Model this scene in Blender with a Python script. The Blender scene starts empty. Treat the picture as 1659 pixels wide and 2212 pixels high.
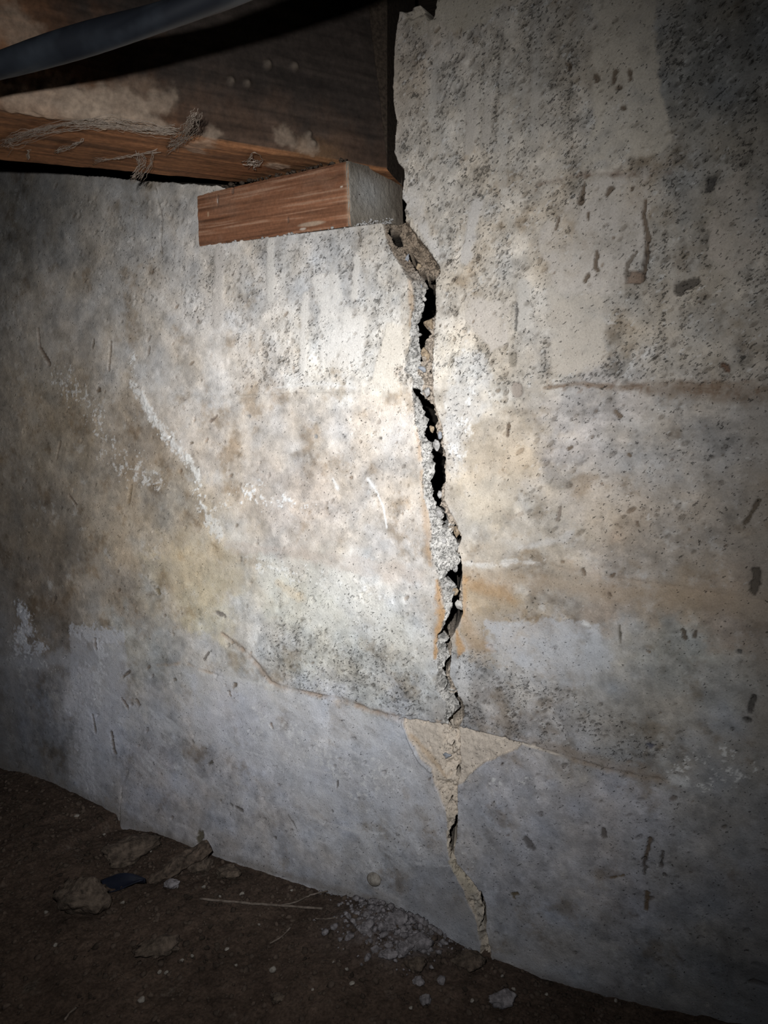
import bpy, math, random
import numpy as np
from mathutils import Vector, Matrix

# ------------------------------------------------------------------ camera
W, H = 1659, 2212
F = 1650.0                                   # focal length in pixels
YAW, PITCH = math.radians(30.0), math.radians(8.5)
CAM = np.array([0.0, -0.507, 0.420])
scene = bpy.context.scene
col = scene.collection
cd = bpy.data.cameras.new('camera'); cam = bpy.data.objects.new('camera', cd); col.objects.link(cam)
cam.location = CAM
cam.rotation_euler = (math.pi/2 - PITCH, 0, YAW)
cd.sensor_fit = 'VERTICAL'; cd.sensor_height = 36.0; cd.lens = 36.0*F/H
cd.clip_start = 0.01; cd.clip_end = 50
scene.camera = cam
RM = np.array(Matrix.Rotation(YAW, 3, 'Z') @ Matrix.Rotation(math.pi/2 - PITCH, 3, 'X'))

def ray(px, py):
    return RM @ np.array([(px - W/2)/F, -(py - H/2)/F, -1.0])
def at(px, py, y=0.0):                       # point on a plane parallel to the wall
    d = ray(px, py); t = (y - CAM[1])/d[1]
    return CAM + d*t
def atz(px, py, z):                          # point on a level plane
    d = ray(px, py); t = (z - CAM[2])/d[2]
    return CAM + d*t
def atd(px, py, dist):
    return CAM + ray(px, py)*dist
def atplane(px, py, p, n):
    d = ray(px, py); t = np.dot(p - CAM, n)/np.dot(d, n)
    return CAM + d*t

# ------------------------------------------------------------------ world, torch, exposure
wd = bpy.data.worlds.new('world'); scene.world = wd; wd.use_nodes = True
wd.node_tree.nodes['Background'].inputs[0].default_value = (0.6, 0.7, 1.0, 1)
wd.node_tree.nodes['Background'].inputs[1].default_value = 0.004
TORCH = CAM + RM @ np.array([-0.034, 0.040, 0.0])
def torch(name, energy, size, blend, px, py, colr, radius=0.004):
    l = bpy.data.lights.new(name, 'SPOT'); o = bpy.data.objects.new(name, l); col.objects.link(o)
    l.energy = energy; l.spot_size = math.radians(size); l.spot_blend = blend
    l.color = colr; l.shadow_soft_size = radius
    o.location = TORCH
    d = Vector(at(px, py) - TORCH)
    o.rotation_euler = d.to_track_quat('-Z', 'Y').to_euler()
    return o
# one phone torch: a hot core inside wider and wider rings of spill
for nm, e, size in (('torch_core', 8.8, 40), ('torch_ring', 8.8, 60), ('torch_spill', 7.4, 84), ('torch_flood', 2.6, 112)):
    torch(nm, e, size, 1.0, 640, 1075, (0.985, 1.0, 1.015))
scene.view_settings.view_transform = 'Standard'
scene.view_settings.look = 'None'
scene.view_settings.exposure = 0.0
scene.view_settings.gamma = 1.0
scene.view_settings.use_curve_mapping = False

# ------------------------------------------------------------------ noise helpers
def _hash(ix, iy, seed):
    h = (ix.astype(np.int64)*374761393 + iy.astype(np.int64)*668265263 + seed*1274126177) & 0xFFFFFFFF
    h = ((h ^ (h >> 13))*1274126177) & 0xFFFFFFFF
    h = h ^ (h >> 16)
    return (h & 0xFFFF).astype(np.float32)/65535.0
def vn(x, y, seed=0):
    x, y = np.broadcast_arrays(x, y)
    ix = np.floor(x); iy = np.floor(y)
    fx = (x - ix).astype(np.float32); fy = (y - iy).astype(np.float32)
    fx = fx*fx*(3 - 2*fx); fy = fy*fy*(3 - 2*fy)
    a = _hash(ix, iy, seed); b = _hash(ix+1, iy, seed); c = _hash(ix, iy+1, seed); d = _hash(ix+1, iy+1, seed)
    return (a + (b-a)*fx + (c-a)*fy + (a-b-c+d)*fx*fy)*2 - 1
def fbm(x, y, scale, octv=3, seed=0, gain=0.5):      # scale = feature size in metres
    out = 0; amp = 1; tot = 0; s = 1.0/scale
    for k in range(octv):
        ca, sa = math.cos(0.7*k), math.sin(0.7*k)
        out = out + amp*vn((x*ca - y*sa)*s + 17.3*k, (x*sa + y*ca)*s - 9.1*k, seed + 31*k)
        tot += amp; amp *= gain; s *= 2.03
    return out/tot
def sst(a, b, x):
    t = np.clip((x - a)/(b - a), 0, 1); return t*t*(3 - 2*t)
def lerp(a, b, m): return a + (b - a)*m

# ------------------------------------------------------------------ mesh helpers
def new_obj(name, me, mat, parent=None):
    o = bpy.data.objects.new(name, me); col.objects.link(o)
    if mat: me.materials.append(mat)
    if parent: o.parent = parent
    return o
def tag(o, label=None, cat=None, group=None, kind=None):
    if label: o['label'] = label
    if cat: o['category'] = cat
    if group: o['group'] = group
    if kind: o['kind'] = kind
    return o
def grid_mesh(name, P, colr=None, facemask=None, smooth=True, alpha=None):
    nz, nx = P.shape[:2]
    idx = np.arange(nz*nx).reshape(nz, nx)
    q = np.stack([idx[:-1, :-1], idx[:-1, 1:], idx[1:, 1:], idx[1:, :-1]], -1)
    if facemask is not None: q = q[facemask]
    q = q.reshape(-1, 4)
    used = np.unique(q)
    remap = np.zeros(nz*nx, np.int32); remap[used] = np.arange(len(used))
    q = remap[q].astype(np.int32)
    v = P.reshape(-1, 3)[used].astype(np.float32)
    me = bpy.data.meshes.new(name)
    me.vertices.add(len(v)); me.vertices.foreach_set('co', v.ravel())
    me.loops.add(q.size); me.loops.foreach_set('vertex_index', q.ravel())
    me.polygons.add(len(q))
    me.polygons.foreach_set('loop_start', np.arange(0, q.size, 4, dtype=np.int32))
    me.polygons.foreach_set('use_smooth', np.full(len(q), smooth))
    me.update(calc_edges=True)
    if colr is not None:
        c = np.ones((len(used), 4), np.float32); c[:, :3] = colr.reshape(-1, 3)[used]
        if alpha is not None: c[:, 3] = alpha.ravel()[used]
        a = me.color_attributes.new('tint', 'FLOAT_COLOR', 'POINT'); a.data.foreach_set('color', c.ravel())
    return me
def py_mesh(name, verts, faces, smooth=False):
    me = bpy.data.meshes.new(name); me.from_pydata([tuple(map(float, v)) for v in verts], [], faces); me.update()
    if smooth: me.polygons.foreach_set('use_smooth', [True]*len(me.polygons))
    return me

# ------------------------------------------------------------------ materials
def nodes(name):
    m = bpy.data.materials.new(name); m.use_nodes = True
    nt = m.node_tree; b = nt.nodes['Principled BSDF']
    return m, nt, b
def mk(nt, t, **kw):
    n = nt.nodes.new(t)
    for k, v in kw.items(): setattr(n, k, v)
    return n
def tint_mat(name, grain_scale=900, grain_amt=0.35, bump=0.35, bump_dist=0.0006, rough=0.92, speck=None, spec=0.25):
    m, nt, b = nodes(name); L = nt.links.new
    tc = mk(nt, 'ShaderNodeTexCoord'); at_ = mk(nt, 'ShaderNodeAttribute', attribute_name='tint')
    n1 = mk(nt, 'ShaderNodeTexNoise'); n1.inputs['Scale'].default_value = grain_scale; n1.inputs['Detail'].default_value = 4
    n1.inputs['Roughness'].default_value = 0.65
    L(tc.outputs['Object'], n1.inputs['Vector'])
    mr = mk(nt, 'ShaderNodeMapRange'); mr.inputs['From Min'].default_value = 0.3; mr.inputs['From Max'].default_value = 0.7
    mr.inputs['To Min'].default_value = 1 - grain_amt; mr.inputs['To Max'].default_value = 1 + grain_amt
    L(n1.outputs['Fac'], mr.inputs['Value'])
    mx = mk(nt, 'ShaderNodeVectorMath', operation='SCALE')
    L(at_.outputs['Color'], mx.inputs[0]); L(mr.outputs['Result'], mx.inputs['Scale'])
    L(mx.outputs['Vector'], b.inputs['Base Color'])
    n2 = mk(nt, 'ShaderNodeTexNoise'); n2.inputs['Scale'].default_value = grain_scale*0.8; n2.inputs['Detail'].default_value = 5
    n2.inputs['Roughness'].default_value = 0.7
    L(tc.outputs['Object'], n2.inputs['Vector'])
    bp = mk(nt, 'ShaderNodeBump'); bp.inputs['Strength'].default_value = bump; bp.inputs['Distance'].default_value = bump_dist
    L(n2.outputs['Fac'], bp.inputs['Height']); L(bp.outputs['Normal'], b.inputs['Normal'])
    b.inputs['Roughness'].default_value = rough
    b.inputs['Specular IOR Level'].default_value = spec
    return m
def noise_mat(name, c1, c2, scale=120, bump=0.5, bump_dist=0.001, rough=0.9, spec=0.2, stretch=(1, 1, 1), lo=0.35, hi=0.65):
    m, nt, b = nodes(name); L = nt.links.new
    tc = mk(nt, 'ShaderNodeTexCoord'); mp = mk(nt, 'ShaderNodeMapping'); mp.inputs['Scale'].default_value = stretch
    L(tc.outputs['Object'], mp.inputs['Vector'])
    n = mk(nt, 'ShaderNodeTexNoise'); n.inputs['Scale'].default_value = scale; n.inputs['Detail'].default_value = 6
    n.inputs['Roughness'].default_value = 0.65
    L(mp.outputs['Vector'], n.inputs['Vector'])
    r = mk(nt, 'ShaderNodeValToRGB'); r.color_ramp.elements[0].position = lo; r.color_ramp.elements[1].position = hi
    r.color_ramp.elements[0].color = (*c1, 1); r.color_ramp.elements[1].color = (*c2, 1)
    L(n.outputs['Fac'], r.inputs['Fac']); L(r.outputs['Color'], b.inputs['Base Color'])
    bp = mk(nt, 'ShaderNodeBump'); bp.inputs['Strength'].default_value = bump; bp.inputs['Distance'].default_value = bump_dist
    L(n.outputs['Fac'], bp.inputs['Height']); L(bp.outputs['Normal'], b.inputs['Normal'])
    b.inputs['Roughness'].default_value = rough; b.inputs['Specular IOR Level'].default_value = spec
    return m
M = {}
def concrete_mat():
    """tint colour per point; its alpha says how sandy the face is: open pores and grains thicken with it"""
    m, nt, b = nodes('rough_concrete'); L = nt.links.new
    tc = mk(nt, 'ShaderNodeTexCoord'); a = mk(nt, 'ShaderNodeAttribute', attribute_name='tint')
    rot = mk(nt, 'ShaderNodeMapping'); rot.inputs['Rotation'].default_value = (0, math.radians(38), 0)
    scl = mk(nt, 'ShaderNodeMapping'); scl.inputs['Scale'].default_value = (.55, 1, 1)
    L(tc.outputs['Object'], rot.inputs['Vector']); L(rot.outputs['Vector'], scl.inputs['Vector'])
    def math_(op, x, y=None, z=None, clamp=False):
        n = mk(nt, 'ShaderNodeMath', operation=op, use_clamp=clamp)
        for i, v in enumerate((x, y, z)):
            if v is None: continue
            if isinstance(v, (int, float)): n.inputs[i].default_value = v
            else: L(v, n.inputs[i])
        return n.outputs[0]
    def noise(scale, det, rgh=.6, src=scl, off=0):
        n = mk(nt, 'ShaderNodeTexNoise'); n.inputs['Scale'].default_value = scale; n.inputs['Detail'].default_value = det; n.inputs['Roughness'].default_value = rgh
        if off:
            o_ = mk(nt, 'ShaderNodeVectorMath', operation='ADD'); o_.inputs[1].default_value = (off, off, off); L(src.outputs[0], o_.inputs[0]); L(o_.outputs[0], n.inputs['Vector'])
        else: L(src.outputs['Vector'], n.inputs['Vector'])
        return n.outputs['Fac']
    g = a.outputs['Alpha']
    def over(fac, base, drop, width):            # 0..1 where the noise rises over a threshold that falls as the face gets sandier
        t = math_('MULTIPLY_ADD', g, -drop, base)
        return math_('DIVIDE', math_('SUBTRACT', fac, t), width, clamp=True)
    p1 = over(noise(640, 3), .660, .105, .06); p2 = over(noise(260, 4, .65, off=3.1), .700, .100, .06)
    pore = math_('MAXIMUM', p1, p2)
    gr = over(noise(620, 2, off=7.7), .675, .10, .07)
    f = math_('ADD', math_('MULTIPLY_ADD', pore, math_('MULTIPLY_ADD', noise(90, 2, .5, rot, 9.0), -.7, -.22), 1.0), math_('MULTIPLY', gr, .30))
    gn = noise(900, 3, .6, tc if False else rot, 1.3)
    f = math_('MULTIPLY', f, math_('MULTIPLY_ADD', math_('SUBTRACT', gn, .5), .55, 1.0))
    mx = mk(nt, 'ShaderNodeVectorMath', operation='SCALE'); L(a.outputs['Color'], mx.inputs[0]); L(f, mx.inputs['Scale']); L(mx.outputs['Vector'], b.inputs['Base Color'])
    hh = math_('ADD', math_('MULTIPLY_ADD', pore, -1.0, math_('MULTIPLY', gr, .5)), math_('MULTIPLY', noise(700, 4, .65, rot, 5.0), .55))
    bp = mk(nt, 'ShaderNodeBump'); bp.inputs['Strength'].default_value = .8; bp.inputs['Distance'].default_value = .0012
    L(hh, bp.inputs['Height']); L(bp.outputs['Normal'], b.inputs['Normal'])
    b.inputs['Roughness'].default_value = .92; b.inputs['Specular IOR Level'].default_value = .2
    return m
M['concrete'] = concrete_mat()
M['soil'] = tint_mat('dark_soil', 420, 0.45, 0.7, 0.0025, rough=0.98, spec=0.1)
M['beam'] = tint_mat('old_beam_wood', 260, 0.25, 0.4, 0.0008, rough=0.85)
M['shim'] = tint_mat('cut_softwood', 500, 0.18, 0.3, 0.0004, rough=0.8)
M['dark_wood'] = noise_mat('dark_floor_wood', (0.030, 0.022, 0.016), (0.085, 0.062, 0.045), 60, 0.4, 0.001, stretch=(1, 6, 6))
M['stone_grey'] = noise_mat('grey_aggregate', (0.22, 0.21, 0.20), (0.50, 0.48, 0.46), 420, 1.0, 0.0009)
M['stone_blue'] = noise_mat('blue_grey_aggregate', (0.19, 0.20, 0.22), (0.34, 0.35, 0.37), 320, 0.6, 0.0006)
M['stone_tan'] = noise_mat('tan_aggregate', (0.15, 0.11, 0.075), (0.44, 0.34, 0.23), 420, 1.0, 0.0010)
M['stone_pale'] = noise_mat('pale_aggregate', (0.34, 0.32, 0.29), (0.55, 0.52, 0.48), 320, 0.8, 0.0006)
M['lump'] = noise_mat('crumbled_mortar', (0.095, 0.086, 0.088), (0.34, 0.315, 0.325), 210, 1.0, 0.0022)
M['clod'] = noise_mat('brown_stone', (0.045, 0.034, 0.026), (0.17, 0.130, 0.10), 170, 1.0, 0.0030)
M['pebble'] = noise_mat('pale_pebble', (0.17, 0.15, 0.13), (0.36, 0.33, 0.29), 250, 0.3, 0.0006)
M['crumb'] = noise_mat('soil_crumb', (0.026, 0.019, 0.014), (0.115, 0.085, 0.066), 45, 0.5, 0.001)
M['splinter'] = noise_mat('weathered_splinter', (0.035, 0.026, 0.020), (0.15, 0.112, 0.085), 220, 0.6, 0.0008, stretch=(1, 1, 1))
M['twig'] = noise_mat('dry_twig', (0.09, 0.07, 0.055), (0.22, 0.18, 0.15), 200, 0.4, 0.0004)
M['plastic_blue'] = noise_mat('blue_plastic', (0.007, 0.009, 0.016), (0.013, 0.016, 0.030), 80, 0.2, 0.0005, rough=0.5)
M['web'] = noise_mat('dusty_web', (0.24, 0.19, 0.15), (0.42, 0.35, 0.29), 300, 0.3, 0.0004, rough=1.0, spec=0.0)

# cable: black sheath with dust along it
def cable_mat():
    m, nt, b = nodes('dusty_black_sheath'); L = nt.links.new
    tc = mk(nt, 'ShaderNodeTexCoord')
    n = mk(nt, 'ShaderNodeTexNoise'); n.inputs['Scale'].default_value = 45; n.inputs['Detail'].default_value = 5
    L(tc.outputs['Object'], n.inputs['Vector'])
    r = mk(nt, 'ShaderNodeValToRGB'); r.color_ramp.elements[0].position = 0.40; r.color_ramp.elements[1].position = 0.75
    r.color_ramp.elements[0].color = (0.008, 0.0095, 0.013, 1); r.color_ramp.elements[1].color = (0.024, 0.029, 0.036, 1)
    L(n.outputs['Fac'], r.inputs['Fac']); L(r.outputs['Color'], b.inputs['Base Color'])
    b.inputs['Roughness'].default_value = 0.55; b.inputs['Specular IOR Level'].default_value = 0.35
    return m
M['cable'] = cable_mat()

# ================================================================== WALL
def wx(px, py): p = at(px, py); return p[0], p[2]
x_left, x_right = -0.772, -0.03
xa, xb = wx(815, 700)[0], wx(1075, 1900)[0]
def spans(*segs):
    out = []
    for a, b, s in segs: out.append(np.arange(a, b, s))
    return np.concatenate(out)
xs = spans((-1.35, -0.80, 0.012), (-0.80, xa, 0.00105), (xa, xb, 0.00048), (xb, -0.015, 0.00092), (-0.015, 0.40, 0.012))
Z_TOP = wx(905, 12)[1]
zs = spans((-0.10, -0.015, 0.006), (-0.015, Z_TOP, 0.00092), (Z_TOP, Z_TOP + 1e-6, 1))
X, Z = np.meshgrid(xs, zs)
X = X.astype(np.float64); Z = Z.astype(np.float64)
nz, nx = X.shape
h = np.zeros_like(X)             # proud of the wall face (towards the viewer), metres
C = np.zeros((nz, nx, 3))
MM = 0.001

def box(x0, x1, z0, z1):
    return (slice(max(0, np.searchsorted(zs, z0)-1), np.searchsorted(zs, z1)+1), slice(max(0, np.searchsorted(xs, x0)-1), np.searchsorted(xs, x1)+1))
def stroke(pts, w, soft=0.4, warp=0.0, wscale=0.006, seed=1):
    """mask of a brush line through photo points; w = half width in mm (a number or one per point)"""
    P = [wx(*p[:2]) for p in pts]
    ws = [w]*len(P) if np.isscalar(w) else list(w)
    mw = max(ws)*MM*(1 + soft) + warp*MM + 0.004
    sl = box(min(p[0] for p in P)-mw, max(p[0] for p in P)+mw, min(p[1] for p in P)-mw, max(p[1] for p in P)+mw)
    x, z = X[sl], Z[sl]
    if x.size == 0: return sl, np.zeros_like(x)
    best = np.full(x.shape, 9.0)
    if len(P) == 1: P = P*2; ws = ws*2
    for (a, b, wa, wb) in zip(P[:-1], P[1:], ws[:-1], ws[1:]):
        dx, dz = b[0]-a[0], b[1]-a[1]; L2 = dx*dx + dz*dz + 1e-12
        t = np.clip(((x-a[0])*dx + (z-a[1])*dz)/L2, 0, 1)
        d = np.hypot(x-a[0]-t*dx, z-a[1]-t*dz)
        best = np.minimum(best, d/((wa + (wb-wa)*t)*MM))
    if warp: best = best + fbm(x, z, wscale, 5, seed, .66)*1.25*warp/max(np.mean(ws), 1e-6)
    return sl, 1 - sst(1 - soft, 1 + soft, best)
def poly(pts, soft=1.0, warp=0.0, wscale=0.008, seed=1, mot=.75):
    """mask of a filled outline; soft and warp in mm"""
    P = np.array([wx(*p) for p in pts]); m = (soft + warp)*MM + 0.003
    sl = box(P[:, 0].min()-m, P[:, 0].max()+m, P[:, 1].min()-m, P[:, 1].max()+m)
    x, z = X[sl], Z[sl]
    ins = np.zeros(x.shape, bool); best = np.full(x.shape, 9.0)
    for i in range(len(P)):
        a, b = P[i], P[(i+1) % len(P)]
        dx, dz = b - a
        t = np.clip(((x-a[0])*dx + (z-a[1])*dz)/(dx*dx+dz*dz+1e-12), 0, 1)
        best = np.minimum(best, np.hypot(x-a[0]-t*dx, z-a[1]-t*dz))
        c = ((a[1] > z) != (b[1] > z)) & (x < (b[0]-a[0])*(z-a[1])/(b[1]-a[1]+1e-12) + a[0])
        ins ^= c
    sd = np.where(ins, -best, best)
    if warp: sd = sd + fbm(x, z, wscale, 6, seed, .68)*1.4*warp*MM; soft = soft*0.55
    m = 1 - sst(-soft*MM, soft*MM, sd)
    if mot and warp > 3: m = m*np.clip(.86 + mot*1.5*fbm(x, z, .014, 6, seed+77, .68), .1, 1)
    return sl, m
def dye(sm, c, k=1.0):
    sl, m = sm; m = (m*k)[..., None]
    C[sl] = C[sl]*(1-m) + np.array(c)*m
def raise_(sm, mm): sl, m = sm; h[sl] += m*mm*MM

# --- base colour of the concrete, blended from tones set around the wall
anch = [  # photo x, y, base tone there
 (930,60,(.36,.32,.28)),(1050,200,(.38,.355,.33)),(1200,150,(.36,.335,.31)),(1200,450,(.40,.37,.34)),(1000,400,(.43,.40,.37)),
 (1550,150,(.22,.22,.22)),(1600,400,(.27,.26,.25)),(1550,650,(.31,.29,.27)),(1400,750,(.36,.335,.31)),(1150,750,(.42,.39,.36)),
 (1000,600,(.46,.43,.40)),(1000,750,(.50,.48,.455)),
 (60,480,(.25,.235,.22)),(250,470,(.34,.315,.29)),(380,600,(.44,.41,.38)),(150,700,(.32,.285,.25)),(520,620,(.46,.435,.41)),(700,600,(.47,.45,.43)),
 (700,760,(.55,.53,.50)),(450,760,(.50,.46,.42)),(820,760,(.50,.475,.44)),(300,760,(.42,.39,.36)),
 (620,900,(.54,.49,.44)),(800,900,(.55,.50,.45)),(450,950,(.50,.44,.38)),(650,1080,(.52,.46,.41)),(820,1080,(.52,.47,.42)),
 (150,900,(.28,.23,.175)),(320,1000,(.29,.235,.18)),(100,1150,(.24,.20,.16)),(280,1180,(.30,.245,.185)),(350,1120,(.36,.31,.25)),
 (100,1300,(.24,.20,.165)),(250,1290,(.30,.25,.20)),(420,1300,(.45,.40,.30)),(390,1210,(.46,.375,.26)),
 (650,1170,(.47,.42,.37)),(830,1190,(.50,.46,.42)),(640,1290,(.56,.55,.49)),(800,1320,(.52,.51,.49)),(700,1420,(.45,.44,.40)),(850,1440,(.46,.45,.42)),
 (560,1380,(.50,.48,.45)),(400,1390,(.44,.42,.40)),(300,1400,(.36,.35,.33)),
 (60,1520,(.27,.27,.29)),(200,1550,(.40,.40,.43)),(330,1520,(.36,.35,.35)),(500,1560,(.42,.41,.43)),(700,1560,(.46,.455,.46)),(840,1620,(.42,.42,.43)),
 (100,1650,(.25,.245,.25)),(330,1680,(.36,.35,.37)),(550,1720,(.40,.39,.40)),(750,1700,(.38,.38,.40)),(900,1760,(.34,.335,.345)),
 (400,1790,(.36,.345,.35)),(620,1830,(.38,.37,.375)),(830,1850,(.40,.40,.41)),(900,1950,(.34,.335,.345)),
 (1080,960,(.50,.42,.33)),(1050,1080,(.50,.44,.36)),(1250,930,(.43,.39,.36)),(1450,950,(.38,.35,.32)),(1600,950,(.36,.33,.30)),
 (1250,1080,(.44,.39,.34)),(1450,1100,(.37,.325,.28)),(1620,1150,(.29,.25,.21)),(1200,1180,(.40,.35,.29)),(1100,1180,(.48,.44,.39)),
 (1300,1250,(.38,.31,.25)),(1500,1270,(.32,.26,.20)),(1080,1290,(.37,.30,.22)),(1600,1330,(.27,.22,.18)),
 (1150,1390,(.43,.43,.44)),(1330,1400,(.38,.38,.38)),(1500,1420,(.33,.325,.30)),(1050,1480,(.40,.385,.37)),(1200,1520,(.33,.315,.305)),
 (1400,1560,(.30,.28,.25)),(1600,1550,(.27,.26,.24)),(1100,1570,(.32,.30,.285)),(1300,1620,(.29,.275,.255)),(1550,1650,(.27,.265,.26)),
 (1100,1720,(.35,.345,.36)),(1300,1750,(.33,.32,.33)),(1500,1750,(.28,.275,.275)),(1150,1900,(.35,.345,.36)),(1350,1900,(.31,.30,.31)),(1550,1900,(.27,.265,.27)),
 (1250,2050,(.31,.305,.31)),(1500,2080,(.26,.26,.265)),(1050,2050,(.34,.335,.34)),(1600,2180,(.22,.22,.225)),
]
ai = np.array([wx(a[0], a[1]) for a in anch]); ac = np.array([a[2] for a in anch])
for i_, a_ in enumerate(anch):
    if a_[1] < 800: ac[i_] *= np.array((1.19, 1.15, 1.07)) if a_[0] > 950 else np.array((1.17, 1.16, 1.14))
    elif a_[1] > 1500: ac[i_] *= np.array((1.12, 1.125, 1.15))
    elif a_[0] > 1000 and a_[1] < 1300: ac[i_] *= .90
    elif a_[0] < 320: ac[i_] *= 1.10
    if a_[0] < 130: ac[i_] *= .72  # base tone darker towards the left end
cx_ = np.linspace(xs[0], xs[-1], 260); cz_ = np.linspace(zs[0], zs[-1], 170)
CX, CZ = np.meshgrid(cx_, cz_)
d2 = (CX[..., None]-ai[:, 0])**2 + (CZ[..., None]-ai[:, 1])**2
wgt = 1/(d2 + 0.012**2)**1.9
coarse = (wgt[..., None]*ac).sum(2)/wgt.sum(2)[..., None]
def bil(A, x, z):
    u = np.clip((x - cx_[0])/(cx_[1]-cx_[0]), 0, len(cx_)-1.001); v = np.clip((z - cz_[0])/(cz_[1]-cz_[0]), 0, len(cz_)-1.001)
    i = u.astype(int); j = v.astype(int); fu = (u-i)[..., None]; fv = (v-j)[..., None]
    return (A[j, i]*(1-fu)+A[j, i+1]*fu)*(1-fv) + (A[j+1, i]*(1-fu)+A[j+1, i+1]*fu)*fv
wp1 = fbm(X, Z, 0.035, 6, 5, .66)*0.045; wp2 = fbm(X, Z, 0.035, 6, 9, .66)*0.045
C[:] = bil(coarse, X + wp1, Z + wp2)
blotch = fbm(X, Z, 0.045, 5, 21, 0.6); mott = fbm(X, Z, 0.010, 4, 23, 0.6)
C *= (1 + 0.30*blotch + 0.34*mott + 0.20*fbm(X, Z, .0045, 3, 24, .6))[..., None]
grime = sst(.12, .55, fbm(X, Z, 0.028, 6, 25, .68)); C[:] = C*(1 - grime[..., None]*np.array((.30, .36, .43)))
chalk = sst(.25, .6, fbm(X, Z, 0.016, 6, 26, .7)); C[:] = C + (np.array((.60,.585,.565)) - C)*(chalk*.30)[..., None]
rag = sst(-.03, .06, fbm(X, Z, .026, 6, 28, .74) - .16); C *= (1 - .13*rag)[..., None]
rag2 = sst(-.02, .05, fbm(X, Z, .013, 5, 29, .72) - .26); C *= (1 + .12*rag2)[..., None]
hue = fbm(X, Z, 0.022, 4, 27)
C[..., 0] *= 1 + 0.07*hue; C[..., 2] *= 1 - 0.10*hue

# --- zones
gran = np.zeros_like(X)          # where the face is sandy and pitted
def addmask(A, sm, k=1.0): sl, m = sm; A[sl] = np.maximum(A[sl], m*k)
def submask(A, sm, k=1.0): sl, m = sm; A[sl] = A[sl]*(1 - m*k)
addmask(gran, poly([(860,20),(1659,-40),(1900,-60),(1900,835),(1300,830),(1180,835),(960,830),(880,760),(870,440)], 6, 6), 0.9)
addmask(gran, poly([(380,560),(860,470),(890,820),(520,845),(500,700),(400,690)], 8, 8), 0.85)
addmask(gran, poly([(150,420),(430,430),(430,560),(380,700),(180,620)], 14, 10), 0.35)
addmask(gran, poly([(930,830),(1040,840),(1010,960),(960,1100),(940,900)], 6, 5), 0.6)
addmask(gran, poly([(1000,1400),(1120,1440),(1350,1560),(1450,1620),(1300,1660),(1130,1600),(985,1570),(985,1430)], 8, 8), 0.9)
addmask(gran, poly([(560,1330),(700,1360),(900,1420),(945,1500),(900,1560),(620,1490),(560,1420)], 10, 8), 0.8)
addmask(gran, poly([(560,1200),(760,1240),(900,1330),(930,1430),(600,1360)], 10, 8), 0.45)
addmask(gran, poly([(1050,850),(1659,850),(1659,1200),(1200,1180),(1040,1000)], 12, 10), 0.3)
addmask(gran, poly([(720,880),(900,880),(930,1100),(860,1150),(760,1000)], 12, 10), 0.35)
addmask(gran, poly([(1180,1600),(1480,1690),(1480,1960),(1280,1800),(1180,1700)], 16, 10), 0.3)
# smooth cement runs over the sandy face
runs = [
 (poly([(1285,-30),(1415,-30),(1432,200),(1448,300),(1420,335),(1350,345),(1280,350),(1240,385),(1265,340),(1285,250),(1280,100)], 3, 4, .01, 2), (.47,.42,.35)),
 (poly([(1255,392),(1400,372),(1395,470),(1400,560),(1340,620),(1300,640),(1190,630),(1165,540),(1165,500),(1230,440)], 4, 5, .01, 3), (.48,.435,.39)),
 (poly([(1190,640),(1310,640),(1310,780),(1250,810),(1190,820)], 4, 5, .01, 4), (.46,.41,.35)),
 (poly([(1555,400),(1600,360),(1640,420),(1640,560),(1560,580),(1525,540)], 4, 5, .01, 6), (.40,.35,.30)),
 (poly([(1000,640),(1100,650),(1098,740),(1060,760),(1005,690)], 3, 4, .01, 7), (.50,.45,.40)),
 (poly([(870,0),(1100,-10),(1060,50),(900,80)], 4, 5, .01, 8), (.36,.32,.26)),
 (poly([(860,420),(905,400),(930,520),(955,560),(900,500)], 3, 4, .01, 8), (.48,.45,.42)),
 (poly([(675,600),(730,590),(745,660),(790,690),(780,790),(690,800),(690,700)], 3, 4, .009, 9), (.60,.57,.53)),
 (stroke([(475,540),(470,700)], 5, .4, 2, seed=3), (.50,.46,.42)),
 (stroke([(585,520),(585,640)], 4, .4, 1.5, seed=4), (.55,.52,.48)),
 (poly([(800,830),(835,700),(870,700),(868,790),(850,800),(862,850)], 3, 3, .009, 10), (.58,.53,.46)),
 (stroke([(660,640),(655,790)], 3.5, .4, 1.5, seed=6), (.57,.54,.50)),
 (stroke([(770,560),(765,640)], 3, .4, 1.5, seed=7), (.55,.52,.48)),
 (stroke([(1020,190),(1015,320)], 4, .4, 2, seed=8), (.42,.38,.335)),
 (stroke([(1055,210),(1050,300)], 3, .4, 2, seed=18), (.42,.38,.335)),
 (stroke([(1130,620),(1125,700)], 5, .4, 2, seed=9), (.46,.43,.39)),
 (stroke([(1030,440),(1005,560)], 4, .4, 2, seed=12), (.47,.44,.41)),
]
for sm, c in runs:
    submask(gran, sm, 0.92); dye(sm, tuple(q*1.08 for q in c), 0.85); raise_(sm, 0.5)
for x0, y0, y1, w in [(530,560,640,2.5),(615,560,760,2.5),(635,700,830,2),(720,560,620,2.5),(800,520,690,3),(560,650,810,2),(1090,120,420,3),(1160,60,300,2.5),(940,120,330,2.5),(1250,480,560,2.5),(1500,420,600,4),(1460,500,800,4),(1580,600,800,4)]:
    sm = stroke([(x0, y0), (x0-5, (y0+y1)/2), (x0-3, y1)], w, .5, 1.6, seed=x0); submask(gran, sm, 0.6); dye(sm, (.48,.45,.41), 0.35 if x0 < 1400 else 0.15)
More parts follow.
